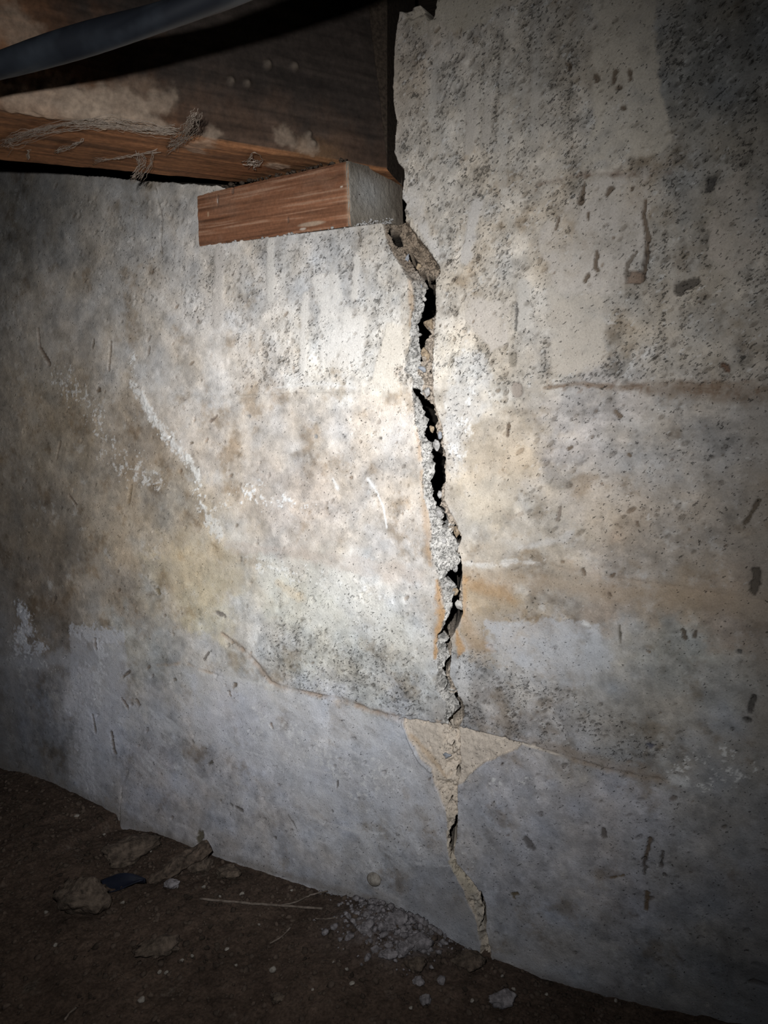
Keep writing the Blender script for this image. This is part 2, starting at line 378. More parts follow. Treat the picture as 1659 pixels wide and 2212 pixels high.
# darker sandy grain between the runs
gcol = fbm(X, Z, 0.012, 4, 33, 0.65)
vert = fbm(X*3.2, Z*0.35, 0.020, 3, 35)      # drawn out downwards
gran = np.clip(gran*(.72 + .75*np.clip(.7*vert + .5*gcol + .1, -.6, .6)), 0, 1)
dk = np.clip(gran*(0.35 + 0.55*np.clip(gcol + 0.8*vert + 0.15, 0, 1)), 0, 1)[..., None]
C[:] = C*(1-dk*0.75) + C*np.array((.62,.605,.585))*dk*0.75

# --- sandy specks: little open pores, drawn out along the board, darker inside
ca_, sa_ = math.cos(.62), math.sin(.62)
Ur, Vr = (X*ca_ + Z*sa_)*.50, (-X*sa_ + Z*ca_)
sp1 = fbm(Ur, Vr, .0026, 3, 36, .6); sp2 = fbm(Ur + 3.1, Vr, .0048, 3, 37, .65)
thr = .62 - .42*gran - .10*np.clip(mott, -1, 1)
pore = sst(0, .18, sp2 - (.66 - .30*gran)*.9)
C *= (1 - pore*.30)[..., None]
grit = sst(.0, .16, fbm(Ur + 7.7, Vr, .0024, 3, 38, .6) - (.62 - .34*gran)); C[:] = C + (np.array((.66,.65,.63)) - C)*(grit*.35)[..., None]
# --- relief
h += -0.55*MM*pore + 0.25*MM*grit
h += 1.1*MM*fbm(X, Z, 0.085, 3, 41) + 0.28*MM*fbm(X, Z, 0.014, 4, 43, 0.6)
h += gran*(0.36*MM*fbm(X, Z, 0.0042, 3, 45, 0.6)) + (0.10 + 0.05*gran)*MM*fbm(X, Z, 0.0024, 2, 47)
rng = np.random.default_rng(7)
gx = np.searchsorted(xs, [x_left-0.03, -0.015]); 
def scatter(n, lo, hi, dlo, dhi, keep, aspect=(1.2, 2.6), ang=(0.35, 1.0), tone=None):
    """small pits (negative) or grains (positive) strewn over the face where keep(mask) allows"""
    px = rng.uniform(x_left-0.02, -0.015, n); pz = rng.uniform(0.0, Z_TOP, n)
    ii = np.clip(np.searchsorted(xs, px), 0, nx-1); jj = np.clip(np.searchsorted(zs, pz), 0, nz-1)
    ok = rng.random(n) < keep[jj, ii]
    for x, z in zip(px[ok], pz[ok]):
        r = lo*(hi/lo)**(rng.random()**2.2)*MM; a = rng.uniform(*aspect); th = rng.uniform(*ang); d = rng.uniform(dlo, dhi)*MM
        R = r*a*1.3
        sl = box(x-R, x+R, z-R, z+R); xx = X[sl]-x; zz = Z[sl]-z
        u = xx*math.cos(th)+zz*math.sin(th); v = -xx*math.sin(th)+zz*math.cos(th)
        q = (u/(r*a))**2 + (v/r)**2
        m = np.clip(1 - q, 0, 1)
        h[sl] += d*np.minimum(1, m*1.8)*min(1, r/(1.0*MM))
        if tone is not None:
            mm = (np.minimum(1, m*2)*tone[1])[..., None]; C[sl] = C[sl]*(1-mm) + C[sl]*np.array(tone[0])*mm
scatter(17000, 0.55, 1.6, -1.9, -0.8, np.clip(gran*0.95 + 0.03, 0, 1), tone=((.42,.40,.38), .65))
scatter(11000, 0.5, 1.2, 0.35, 1.0, np.clip(gran*0.9 + 0.05, 0, 1), tone=((1.12,1.11,1.1), .5))
scatter(380, 0.6, 1.8, -2.2, -1.0, np.full_like(X, 0.6), tone=((.38,.32,.27), .75))

fl0 = fbm(X, Z, .0055, 5, 503, .7)
# board marks
def groove(pts, w, d, colr=None, k=0.7, soft=0.6, warp=0.6, seed=3, wide=2.2):
    gn_ = lambda q: (q[0], q[1]*np.clip(.62 + 1.1*fbm(X[q[0]], Z[q[0]], .009, 3, seed+9), .1, 1))
    raise_(gn_(stroke(pts, w, soft, warp*1.6, .004, seed)), -d)
    if colr: 
        ww = w*wide if np.isscalar(w) else [a*wide for a in w]
        dye(gn_(stroke(pts, ww, 0.85, warp*2.2, .005, seed+1)), colr, k)
groove([(1175,838),(1260,828),(1330,840),(1420,832),(1520,834),(1660,834)], [0.5,.8,.9,1.2,1.5,1.8], 1.3, (.17,.115,.075), .75, wide=1.9)
dye(stroke([(1400,845),(1560,850),(1700,850)], [2.5,5,6], .8, 3, seed=5), (.19,.14,.10), .55)
groove([(1150,402),(1250,378),(1330,374),(1400,372),(1450,374)], [.4,.7,.7,.9,.5], 0.9, (.20,.14,.11), .6)
groove([(1550,345),(1620,338),(1700,325)], .8, 0.9, (.12,.11,.10), .6)
raise_(stroke([(500,853),(640,846),(770,845)], 1.0, .6, .3), 0.8); groove([(380,856),(500,857),(640,850),(765,849)], .5, 0.7, (.42,.38,.33), .4)
dye(stroke([(590,838),(690,828),(770,838)], [.6,1.6,.8], .9, 1.2, .004), (.66,.64,.61), .6)
ridm = np.zeros_like(X); addmask(ridm, poly([(1090,855),(1659,852),(1720,1010),(1400,1010),(1150,1000),(1060,930)], 10, 8), 1)
rid = fbm(X*0.11, Z, 0.0042, 3, 51, 0.6)
h += ridm*0.55*MM*rid; C *= (1 + 0.25*ridm*rid)[..., None]
rid2 = fbm(X*0.10, Z + 0.02*X, 0.006, 3, 53); low = sst(0.28, 0.16, Z)
h += low*0.18*MM*rid2; C *= (1 + 0.06*low*rid2)[..., None]
flk = sst(.02, .25, fl0)
for pts_, w_, k_ in [([(1190,836),(1300,842),(1420,838),(1540,842),(1660,846)], [1.5,3,3.5,5,6], .75), ([(1240,382),(1330,376),(1450,372)], [1,1.6,1.2], .6)]:
    sl, m = stroke(pts_, w_, .9, 2, .006, 7); dye((sl, m*flk[sl]), (.17,.115,.08), k_)
# mid joint right of the crack
groove([(1000,1212),(1070,1218),(1160,1215),(1260,1240),(1420,1262),(1659,1300)], [.6,.7,.7,.8,.8,.8], 0.7, (.32,.25,.19), .4)
dye(stroke([(1000,1214),(1060,1224),(1110,1212),(1165,1216)], [1,1.6,1.4,.6], .95, 2.6, .006, seed=8), (.62,.60,.57), .55)
dye(stroke([(1000,1238),(1080,1245),(1200,1262),(1350,1285),(1500,1290),(1659,1310)], [4,5,6,7,8,8], .9, 4, seed=9), (.33,.25,.175), .55)
dye(stroke([(1120,1185),(1215,1165),(1235,1150)], [1.5,2.5,1.5], .9, 1.5, seed=10), (.50,.48,.46), .5)
# cold joint across the wall
cj = [(480,1370),(520,1400),(560,1440),(585,1475),(640,1492),(740,1512),(800,1535),(872,1556)]
groove(cj, [1.2,1.8,1.8,1.3,1.2,1.4,1.6,1.8], 1.6, (.29,.215,.16), .8, wide=1.7)
groove([(1130,1606),(1210,1630),(1300,1660),(1400,1682),(1450,1688)], [.6,.7,.9,1.3,1.0], 1.2, (.23,.17,.12), .6, wide=2.2)
dye(stroke([(1120,1604),(1165,1617),(1215,1634)], [1.0,.8,.4], .6, .4), (.56,.50,.43), .9)
dye(stroke([(1130,1596),(1300,1648),(1420,1680)], [3,4,5], .9, 3, seed=4), (.27,.215,.17), .5)
groove([(340,1438),(400,1432),(430,1446),(480,1462)], .7, .6, (.36,.27,.19), .6)
dye(stroke([(430,1456),(520,1468),(590,1482)], [1.2,1.5,1], .8, 1), (.56,.55,.53), .5)
# small cracks
groove([(335,405),(342,440),(350,475),(346,520),(350,560)], [.6,.9,1.2,.6,.5], 2.2, (.16,.13,.10), .7, wide=1.3)
groove([(355,470),(345,500)], .5, 1.5, (.16,.13,.10), .7, wide=1.3)
groove([(275,1665),(262,1700),(258,1740),(256,1800)], [1.6,.8,.5,.7], 2.0, (.16,.14,.12), .7, wide=1.2)
groove([(775,500),(778,515),(773,530)], .5, 1.5, (.2,.17,.14), .6)
groove([(1080,1100),(1105,1118),(1128,1108)], .7, 1.2, (.3,.24,.19), .6)
groove([(1135,1473),(1200,1470),(1262,1474)], .35, .6, (.2,.19,.18), .6)
groove([(1290,420),(1300,520),(1292,540)], .3, .5)
# gouges, holes and scars
GOUGES = []
def gouge(*a): GOUGES.append(a)
def cut_gouge(pts, w, d, c=(.22,.165,.12), k=.75):
    ws = w if not np.isscalar(w) else [w]*len(pts); mw = float(np.mean(ws)); sd = int(pts[0][0])
    raise_(stroke(pts, [q*.9 for q in ws], .22, .8*mw, .0028, sd), -d*1.5)
    dye(stroke(pts, [q*.98 for q in ws], .28, .8*mw, .0028, sd), tuple(x*.62 for x in c), min(.97, k+.2))
    sl, m = stroke([(a+2.0, b+1.5) for a, b in pts], [q*1.25 for q in ws], .5, .6*mw, .004, sd+5); h[sl] += m*.2*MM
gouge([(1394,432),(1390,470),(1400,515),(1395,545)], [.8,1.1,1.7,1.2], 2.2)
gouge([(1398,545),(1388,600)], [1.4,2.2], 4.5, (.16,.12,.09))
sm = poly([(1350,585),(1385,585),(1384,612),(1351,612)], .6, .5); raise_(sm, -6.0); dye(sm, (.20,.145,.11), .9)
gouge([(1375,545),(1355,570),(1352,590)], [.9,1.1,1.2], 1.8, (.26,.22,.18))
gouge([(1262,395),(1256,435)], [.9,2.2], 2.0); gouge([(1320,408),(1312,420)], [2,1.2], 1.4); gouge([(1367,405),(1366,410)], 1.1, 1.2)
gouge([(1270,460),(1271,475)], .9, 1.2); gouge([(1208,470),(1200,495)], .8, 1.2); gouge([(1290,545),(1285,578),(1290,583)], 1.3, 1.2); gouge([(1270,595),(1265,605)], 1.6, 1.6)
gouge([(1287,165),(1290,172)], 1.7, 1.4); gouge([(1330,155),(1325,180)], 1.4, .7); gouge([(1360,155),(1362,172)], 1.4, 1.2); gouge([(1335,190),(1340,190)], 1.5, .9); gouge([(1345,232),(1350,236)], 1.2, .8)
gouge([(1225,140),(1230,145)], 1.7, 1.6); gouge([(1500,610),(1470,625)], [2.5,3.5], 2.0, (.14,.12,.10)); gouge([(1540,390),(1530,405)], 3, 2, (.12,.11,.10)); gouge([(1565,790),(1568,796)], 2.2, 2, (.2,.12,.08))
sm = stroke([(1115,838),(1116,846)], 4.0, .15, .5); raise_(sm, -1.8); dye(sm, (.29,.245,.21), .9)
sm = stroke([(1107,768),(1106,785)], 2.4, .3, .9); raise_(sm, -1.6); dye(sm, (.24,.21,.17), .85)
gouge([(1116,655),(1114,715)], .9, 1.0, (.24,.22,.2)); gouge([(1098,915),(1095,940)], 1.2, 1.6); gouge([(1330,890),(1340,900)], 1.6, 1.4); gouge([(1228,970),(1235,966)], 1.2, 1.2)
gouge([(1210,1095),(1204,1122)], [.6,1.5], 2.2, (.3,.25,.21)); gouge([(1358,982),(1361,985)], 1.0, 1.2); gouge([(1376,1130),(1378,1135)], 1.2, 1.2)
gouge([(1257,1232),(1262,1240)], 1.6, 1.5); gouge([(1315,1285),(1318,1287)], 1.3, 1.5); gouge([(1320,1245),(1326,1240)], 1, 1); gouge([(1635,1235),(1630,1275)], 2.5, 2.0, (.12,.1,.08)); gouge([(1610,1130),(1640,1080)], 1.3, 1.2, (.14,.11,.08))
gouge([(1337,1352),(1341,1390)], .8, 1.8, (.17,.15,.12)); gouge([(1474,1362),(1480,1378)], 1.4, 1.4, (.16,.13,.1)); gouge([(1503,1362),(1500,1375)], 1, 1.4, (.16,.13,.1)); gouge([(1401,1408),(1403,1409)], .9, 1.3); gouge([(1595,1407),(1600,1408)], 1.1, 1.3, (.14,.13,.12))
gouge([(1628,1505),(1620,1535)], [1.4,2], 1.8, (.12,.11,.1)); gouge([(1612,1555),(1616,1558)], 1.8, 1.6, (.13,.12,.11)); gouge([(1402,1610),(1405,1611)], 1.8, .8, (.15,.15,.18))
gouge([(1303,1795),(1303,1805)], 2.0, 1.3, (.2,.175,.16)); gouge([(1403,1812),(1396,1850),(1390,1860)], [1.3,1.1,1.6], 1.8, (.2,.15,.11)); gouge([(1391,1860),(1391,1890)], [1.2,.6], 2.0, (.13,.11,.1)); gouge([(1431,1842),(1428,1872)], 1.2, 1.8, (.15,.13,.12))
gouge([(1398,1930),(1396,1965)], 1.6, .9, (.21,.15,.10)); gouge([(1318,1898),(1348,1892)], .7, .8, (.24,.18,.12)); gouge([(1140,1815),(1145,1830)], 3.2, .7, (.24,.225,.225)); gouge([(1108,1932),(1118,1930)], 1.3, 1.0, (.19,.15,.09)); gouge([(1112,1940),(1110,1938)], .9, .8, (.19,.15,.09))
gouge([(1435,1890),(1437,1892)], 1.2, 1, (.18,.16,.15)); pass
gouge([(82,710),(85,750),(105,785)], [1.4,2.0,2.6], 2.2, (.17,.12,.085)); gouge([(240,740),(236,798)], [1.2,1.6], 1.5, (.2,.15,.11)); gouge([(203,735),(200,750)], 1.5, 1, (.2,.16,.12)); gouge([(322,752),(320,765)], 1.5, 1.6, (.25,.2,.16))
gouge([(284,1050),(277,1085)], [1.6,1.9], 2.4, (.21,.15,.09)); gouge([(210,845),(215,842)], 2, 1.6, (.17,.12,.08)); gouge([(130,955),(122,990)], 1.2, 1.2, (.2,.15,.11)); gouge([(150,1070),(165,1090)], 1.3, 1, (.2,.15,.11))
gouge([(455,910),(468,898)], [1.6,.8], 1.8, (.26,.2,.16)); gouge([(435,822),(434,822)], 1, 1.8, (.15,.12,.1)); gouge([(411,958),(414,957)], 1.1, 1.2, (.25,.2,.15)); gouge([(706,1098),(705,1099)], .9, 1.4, (.2,.16,.13)); gouge([(538,898),(540,900)], 1.6, .6, (.38,.36,.34)); gouge([(682,942),(683,943)], 1.5, .6, (.4,.39,.38)); gouge([(820,947),(822,946)], 1.2, 1.4, (.22,.2,.18)); gouge([(485,955),(484,955)], .8, 1.4, (.2,.16,.13))
gouge([(205,1382),(206,1398)], [1.8,2.6], 2.2, (.17,.13,.10)); gouge([(295,1515),(297,1520)], 2.8, 2.2, (.17,.125,.09)); gouge([(263,1510),(275,1528)], 1.6, 1.4, (.2,.15,.12)); gouge([(280,1450),(265,1462)], 1.4, 1.3, (.22,.18,.15)); gouge([(322,1440),(318,1445)], 1.3, 1.4, (.22,.18,.15)); gouge([(240,1585),(247,1625)], [2.2,2.6], 1.3, (.2,.17,.15)); gouge([(200,1545),(206,1580)], 1.8, 1.2, (.2,.17,.15)); gouge([(120,1290),(117,1295)], 2.2, 1.6, (.14,.11,.09)); gouge([(340,1275),(343,1280)], 2, 1.4, (.24,.19,.12))
gouge([(585,1566),(588,1572)], [1.6,1.2], 1.6, (.25,.18,.14)); gouge([(503,1485),(508,1478)], [1.2,1.8], 1.8, (.24,.19,.15)); gouge([(495,1495),(497,1503)], 1.1, 1.2, (.24,.19,.15)); gouge([(415,1602),(417,1604)], 1.3, 1.8, (.15,.13,.11)); gouge([(457,1646),(450,1652)], 1.2, 1.4, (.17,.15,.13)); gouge([(498,1738),(500,1740)], 1.6, 1.2, (.17,.16,.15)); gouge([(510,1745),(522,1752)], 1.4, .9, (.2,.18,.17)); gouge([(718,1752),(718,1753)], 1.3, 1.4, (.16,.15,.14)); gouge([(730,1688),(728,1700)], .9, 1.2, (.17,.15,.14)); gouge([(592,1810),(593,1811)], 1.4, 1.2, (.18,.16,.15)); gouge([(375,1468),(378,1468)], 1.4, 1.2, (.22,.19,.16)); gouge([(622,1760),(640,1790)], .6, .6, (.27,.25,.24))
gouge([(470,1325),(485,1330)], 2.0, .8, (.33,.29,.25)); gouge([(520,1205),(519,1212)], .8, 1.2, (.25,.21,.17)); gouge([(450,1410),(440,1425)], 1.2, .8, (.3,.27,.24)); gouge([(435,1800),(430,1815)], 3.4, .8, (.2,.17,.12))

# --- stains with a shape of their own
white = (.74,.735,.72)
fl1 = fbm(X, Z, .0030, 4, 501, .68); fl2 = fbm(X, Z, .0080, 3, 502, .6)
def flecks(pts, n, spread, lo, hi, k=.85, seed=1, tall=.2):
    """broken white crust over a rough band; n sets how dense it is"""
    w = spread*0.42 + 1.0
    sl, m = stroke(pts, w, .95, w*.5, .008, seed)
    dens = min(1, n/90)
    f = sst(.02, .22, fl1[sl] + .45*fl2[sl] - (.34 - .30*dens) - (1 - m)*.55)*sst(0, .15, m)
    dye((sl, f), white, min(1, k*1.05)); raise_((sl, f), tall*1.6)
def crust(pts, w, c=white, k=.8, seed=1, gate=.05, tall=.3):
    sl, m = stroke(pts, w, .95, (w if np.isscalar(w) else np.mean(w))*.7, .007, seed)
    f = sst(gate - .12, gate + .22, fl1[sl]*.8 + fl2[sl]*.5 + (m - .6)*.9)*sst(0, .2, m)
    dye((sl, f), c, k); raise_((sl, f), tall)
flecks([(285,760),(300,840),(350,930),(400,985),(430,1045),(440,1085)], 130, 8, .6, 1.8, .8, 1, .3)
crust([(285,830),(305,850),(330,905),(375,955),(405,995)], [4,5,6,8,6], (.66,.64,.61), .75, 3)
crust([(408,995),(422,1020),(432,1045)], [5,5,3], (.70,.68,.64), .85, 4, 0)
crust([(440,1095),(455,1125),(472,1155)], [5,8,7], (.62,.60,.56), .8, 5); flecks([(445,1100),(470,1155)], 30, 8, .6, 1.3, .7, 2)
flecks([(535,1070),(600,1080),(655,1100)], 90, 16, .5, 1.4, .85, 3, .35)
flecks([(130,815),(200,870),(230,980),(330,1040)], 80, 30, .4, 1.0, .45, 4)
flecks([(420,1060),(440,1110),(560,1040)], 50, 16, .4, 1.0, .5, 5)
flecks([(560,1225),(700,1250),(830,1310)], 60, 22, .4, 1.0, .6, 14)
dye(stroke([(795,1035),(812,1060),(828,1095),(835,1140)], [1.4,1.0,.7,.7], .8, .7), white, .8); dye(stroke([(718,1035),(728,1055)], [1,1.6], .8, .8), white, .8)
dye(poly([(560,1195),(640,1205),(740,1240),(860,1320),(930,1390),(900,1410),(760,1370),(620,1320),(545,1260)], 6, 7, .015, 5), (.60,.585,.535), .5)
dye(poly([(340,1150),(410,1145),(440,1180),(520,1190),(540,1260),(470,1310),(370,1290)], 7, 9, .012, 6), (.46,.38,.265), .38)
dye(stroke([(600,1260),(650,1290)], [3,4], .9, 3), (.56,.46,.33), .5)
dye(poly([(480,1170),(620,1180),(800,1205),(920,1230),(920,1265),(760,1240),(640,1200),(500,1195)], 4, 5, .01, 7), (.44,.37,.32), .45)
# white bloom beside the crack
dye(poly([(990,760),(1050,770),(1060,860),(1020,930),(985,1030),(965,1020),(962,920),(950,850),(980,820)], 5, 7, .009, 8), (.64,.635,.63), .45)
flecks([(1000,770),(1030,850),(985,980)], 60, 18, .6, 2.0, .6, 6, .25)
dye(poly([(1030,890),(1110,860),(1180,930),(1120,1080),(1010,1130),(995,1040),(1010,950)], 8, 10, .014, 9), (.50,.42,.32), .32)
dye(stroke([(470,1460),(560,1500)], 6, .9, 4, seed=3), (.5,.49,.49), .5)
# rust beside the crack
rust = (.40,.235,.105)
for pts, w, k in [([(905,850),(905,930),(908,990)],[2,3,2],.4),([(910,1020),(918,1100),(925,1180),(930,1220)],[1.5,3.2,2.8,1.5],.38),
                  ([(945,1255),(950,1300),(955,1330),(948,1370),(940,1420)],[1.6,3.2,3.8,2.6,1.2],.85),([(1003,1250),(1005,1290),(1000,1330)],[2,2,1.5],.5),
                  ([(985,1360),(996,1400),(990,1420)],[1.5,2.2,1],.8),([(1010,1260),(1090,1280),(1110,1300)],[4,7,3],.45),([(1000,1330),(1030,1390),(1060,1400)],[4,7,3],.45),
                  ([(885,600),(890,700)],[2,2],.35),([(945,1560),(960,1700)],[1.5,2],.3)]:
    dye(stroke(pts, w, .85, 2.2, .006, int(pts[0][1])), rust, k)
dye(poly([(1005,1330),(1060,1300),(1120,1290),(1130,1330),(1060,1360),(1050,1400),(1090,1440),(1020,1430),(995,1390)], 4, 8, .008, 12), (.29,.22,.145), .6)
dye(poly([(1055,1345),(1160,1340),(1290,1350),(1320,1440),(1230,1490),(1130,1440),(1080,1420),(1060,1400)], 4, 8, .008, 13), (.45,.455,.475), .6)
dye(stroke([(995,1440),(1005,1500)], [3,4], .9, 3, seed=2), (.55,.54,.53), .6)
# bloom low down
dye(poly([(150,1360),(270,1365),(275,1450),(255,1560),(240,1700),(150,1690),(155,1500)], 4, 9, .012, 14), (.45,.45,.49), .5)
crust([(160,1365),(220,1375),(265,1375)], [8,9,5], (.50,.50,.53), .7, 31); crust([(215,1400),(215,1450),(205,1520)], [9,7,6], (.54,.54,.57), .75, 32); crust([(180,1450),(180,1560),(185,1660),(200,1700)], [14,12,14,10], (.47,.47,.51), .7, 33, .1)
crust([(330,1560),(345,1600),(320,1650)], [10,10,8], (.48,.48,.51), .55, 34, .12)
crust([(45,1315),(60,1350),(40,1400),(90,1400)], [9,12,10,9], (.50,.51,.56), .8, 15); flecks([(40,1310),(70,1340),(20,1420),(120,1440)], 60, 18, .8, 2.4, .5, 7)
dye(stroke([(0,1430),(100,1430),(200,1420)], [7,8,7], .9, 7, .012, 16), (.37,.375,.41), .6)
dye(poly([(415,1458),(480,1462),(600,1492),(750,1522),(872,1560),(905,1640),(940,1700),(960,1800),(700,1760),(540,1650),(415,1600)], 3, 7, .012, 17), (.49,.49,.51), .45)
# brushed whitish streaks, running down to the right below the joint
bx_, bz_ = wx(560, 1520), wx(800, 1720); ba = math.atan2(bz_[1]-bx_[1], bz_[0]-bx_[0])
Us = (X*math.cos(ba) + Z*math.sin(ba))*.16; Vs = -X*math.sin(ba) + Z*math.cos(ba)
st_ = sst(.10, .45, fbm(Us, Vs, .0065, 5, 55, .65) + .35*fbm(X, Z, .03, 4, 56, .65))
sl, m = poly([(300,1440),(480,1462),(600,1492),(750,1522),(872,1560),(905,1640),(940,1700),(965,1850),(900,1900),(700,1800),(420,1720),(150,1640),(160,1400)], 14, 10, .02, 18, .4)
dye((sl, m*st_[sl]), (.58,.58,.60), .5)
sl, m = poly([(1000,1680),(1300,1700),(1500,1750),(1500,2100),(1080,2050),(1000,1850)], 20, 10, .02, 19, .4)
dye((sl, m*sst(.2, .55, fbm(X[sl]*.4, Z[sl], .012, 5, 57, .65))), (.43,.43,.46), .4)
dye(stroke([(420,1460),(424,1600)], [2,2], .6, 1, seed=4), (.48,.48,.51), .3)
flecks([(560,1560),(680,1620),(780,1700),(850,1650)], 70, 40, .5, 1.6, .35, 8, .1)
for a, b, w in [((520,1620),(760,1680),1.0),((600,1740),(790,1800),1.2),((740,1790),(830,1800),1.6),((880,1860),(975,1870),1.0),((560,1560),(640,1640),1.0),((700,1580),(790,1640),1.6),((640,1700),(700,1760),1.0)]:
    dye(stroke([a, ((a[0]+b[0])/2, (a[1]+b[1])/2+4), b], [w*.5, w, w*.4], .9, 1.2, .005, a[0]), (.58,.58,.60), .6)
flecks([(1460,1660),(1560,1640),(1620,1670),(1580,1690),(1460,1690)], 70, 12, .6, 2.2, .6, 9, .2)
dye(stroke([(1455,1685),(1478,1690)], [3,3], .8, 2), (.6,.6,.6), .7)
dye(stroke([(1262,1346),(1270,1349)], [1.5,1.5], .8, 1), (.6,.59,.57), .8); flecks([(1060,1690),(1120,1680),(1190,1705)], 18, 10, .6, 1.6, .5, 10)
flecks([(1000,1850),(1040,1880)], 14, 12, .6, 1.4, .5, 11); flecks([(800,1860),(830,1865)], 6, 4, .8, 1.4, .7, 12)
dye(poly([(870,1880),(960,1870),(1030,1950),(1040,2020),(980,2010),(880,1960)], 6, 8, .012, 19), (.27,.265,.275), .5)
dye(stroke([(870,1965),(950,2000),(1040,2045)], [3,4,3], .9, 3, .008, 20), (.40,.405,.43), .5)
dye(stroke([(1075,2065),(1150,2085),(1230,2115)], [3,4,3], .9, 3, .008, 21), (.42,.425,.45), .55)
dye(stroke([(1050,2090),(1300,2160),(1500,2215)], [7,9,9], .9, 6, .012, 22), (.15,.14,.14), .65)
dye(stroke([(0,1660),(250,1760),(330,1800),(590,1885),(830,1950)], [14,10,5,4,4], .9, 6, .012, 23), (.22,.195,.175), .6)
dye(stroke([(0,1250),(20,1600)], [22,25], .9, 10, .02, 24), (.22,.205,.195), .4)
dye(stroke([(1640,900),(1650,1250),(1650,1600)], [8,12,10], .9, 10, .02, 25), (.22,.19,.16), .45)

for g_ in GOUGES: cut_gouge(*g_)

# --- the crack: outline tables read down the wall (photo row, left, right)
def tab(rows, cols):
    P = []
    for r in rows:
        mid = (r[1] + r[-1])/2
        z = wx(mid, r[0])[1]
        P.append([z] + [wx(r[c], r[0])[0] for c in cols])
    P = np.array(P)[::-1]                    # rising z
    return P
ledge = tab([(478,822,876),(500,829,893),(520,834,908),(545,848,928),(560,858,937),(575,867,948),(590,875,951),(605,884,941),(640,892,942),(680,889,942),
 (720,884,939),(750,879,938),(780,874,935),(800,870,935),(815,888,936),(850,890,938),(880,890,941),(920,897,955),(960,908,960),(1000,911,963),(1040,911,962),(1080,913,960),
 (1105,924,972),(1130,930,988),(1155,929,998),(1175,930,991),(1190,925,988),(1220,936,998),(1245,944,999),(1262,946,998),(1290,953,1000),(1320,962,1000),(1350,957,991),
 (1375,946,975),(1400,943,977),(1430,944,974),(1455,944,972),(1480,940,984),(1495,938,990),(1520,958,1001),(1545,960,1002),(1570,955,990),(1600,952,992),(1640,948,994),(1670,945,992),(1690,938,988),
 (1720,948,987),(1745,960,989),(1770,966,990),(1800,966,988),(1840,968,982),(1865,972,990),(1890,980,1014),(1910,988,1030),(1930,1000,1043),(1960,1010,1050),(1985,1024,1052),(2010,1030,1050),(2040,1036,1058),(2075,1036,1064)], (1, 2))
slits = [
 [(486,834,848),(497,834,852),(510,838,853),(525,844,853),(534,849,851)],
 [(536,862,866),(545,866,878),(560,872,890),(572,880,896),(580,886,896)],
 [(566,940,942),(577,936,950),(590,942,951),(600,940,942)],
 [(583,893,897),(592,897,909),(605,905,938),(620,912,936),(633,906,935),(642,903,932),(655,910,934),(665,906,931),(677,901,924),(690,898,913),(705,898,913),(720,903,919),(728,898,914),(738,892,906),(750,898,904),(765,896,902),(778,897,899)],
 [(772,928,931),(785,926,932),(798,926,930),(806,927,928)],
 [(838,890,894),(850,893,898),(862,896,902),(874,902,928),(888,908,930),(900,911,929),(920,912,929),(940,915,935),(960,920,938),(980,924,940),(1000,930,951),(1012,933,953),(1025,931,952),(1040,929,951),(1055,931,945),(1065,933,948),(1078,932,944),(1095,936,945),(1104,943,948),(1120,951,956),(1132,954,961),(1140,950,956)],
 [(1136,976,980),(1150,973,979),(1163,976,986),(1176,982,989),(1184,985,987)],
 [(1196,989,993),(1205,985,996),(1220,984,997),(1233,976,997),(1242,960,997),(1252,955,995),(1258,962,992),(1270,976,986),(1285,977,984),(1300,975,982),(1312,973,985),(1322,971,999),(1335,968,996),(1350,960,988),(1365,953,980),(1374,947,970),(1380,946,952)],
 [(1384,964,971),(1395,957,972),(1406,953,966),(1412,952,957)],
 [(1425,962,966),(1440,957,964),(1452,953,959),(1462,957,961),(1475,962,967),(1487,958,965),(1497,955,958)],
 [(1500,980,986),(1506,976,993),(1516,984,999),(1530,987,1002),(1540,983,1002),(1548,976,997),(1556,968,982),(1566,966,975),(1575,969,975),(1585,970,976)],
 [(1608,977,979),(1613,975,980),(1620,976,978)], [(1662,983,988),(1668,978,990),(1675,978,989),(1680,980,983)], [(1724,971,974),(1735,967,972),(1741,966,968)],
 [(1768,980,987),(1780,977,987),(1795,973,986),(1810,970,982),(1825,970,978),(1838,971,976),(1850,972,976),(1856,973,974)],
 [(1926,1036,1039),(1935,1037,1044),(1950,1038,1049),(1970,1043,1051),(1985,1044,1051),(1997,1039,1047),(2008,1036,1041)],
]
def jag(z, s, seed): return (fbm(z, z*0 + seed*3.1, s, 3, seed, 0.6))
LZ = zs
Lz, Ll, Lr = ledge.T
OL = np.interp(LZ, Lz, Ll) + 1.6*MM*jag(LZ, .006, 61) + .5*MM*jag(LZ, .0015, 62)
OR = np.interp(LZ, Lz, Lr) + 0.5*MM*jag(LZ, .005, 63) + .25*MM*jag(LZ, .0014, 64)
inz = (LZ > Lz[0]) & (LZ < Lz[-1])
slp = [tab(s, (1, 2)) for s in slits]
allm = np.concatenate([np.stack([s[:, 0], s[:, 1], s[:, 2]], 1) for i, s in enumerate(slp) if i not in (2, 4)])
allm = allm[np.argsort(allm[:, 0])]
MID = np.interp(LZ, allm[:, 0], allm[:, 1:].mean(1))
MID = np.clip(MID, OL + 0.25*(OR-OL), OR - 0.1*(OR-OL))
dep_tab = [(478,9),(520,13),(600,15),(700,12),(800,8),(880,9),(1000,10),(1090,8),(1150,9),(1220,9),(1300,9),(1380,8),(1420,9),(1460,5),(1500,5),(1540,6),(1600,3.5),(1680,4),(1740,3.5),(1800,5),(1870,3),(1950,4),(2000,4),(2075,2)]
dz_ = np.array([wx(950, r[0])[1] for r in dep_tab])[::-1]; dd_ = np.array([r[1] for r in dep_tab])[::-1]
DEP = np.interp(LZ, dz_, dd_)
crs = slice(np.searchsorted(xs, xa-0.002), np.searchsorted(xs, xb+0.002))
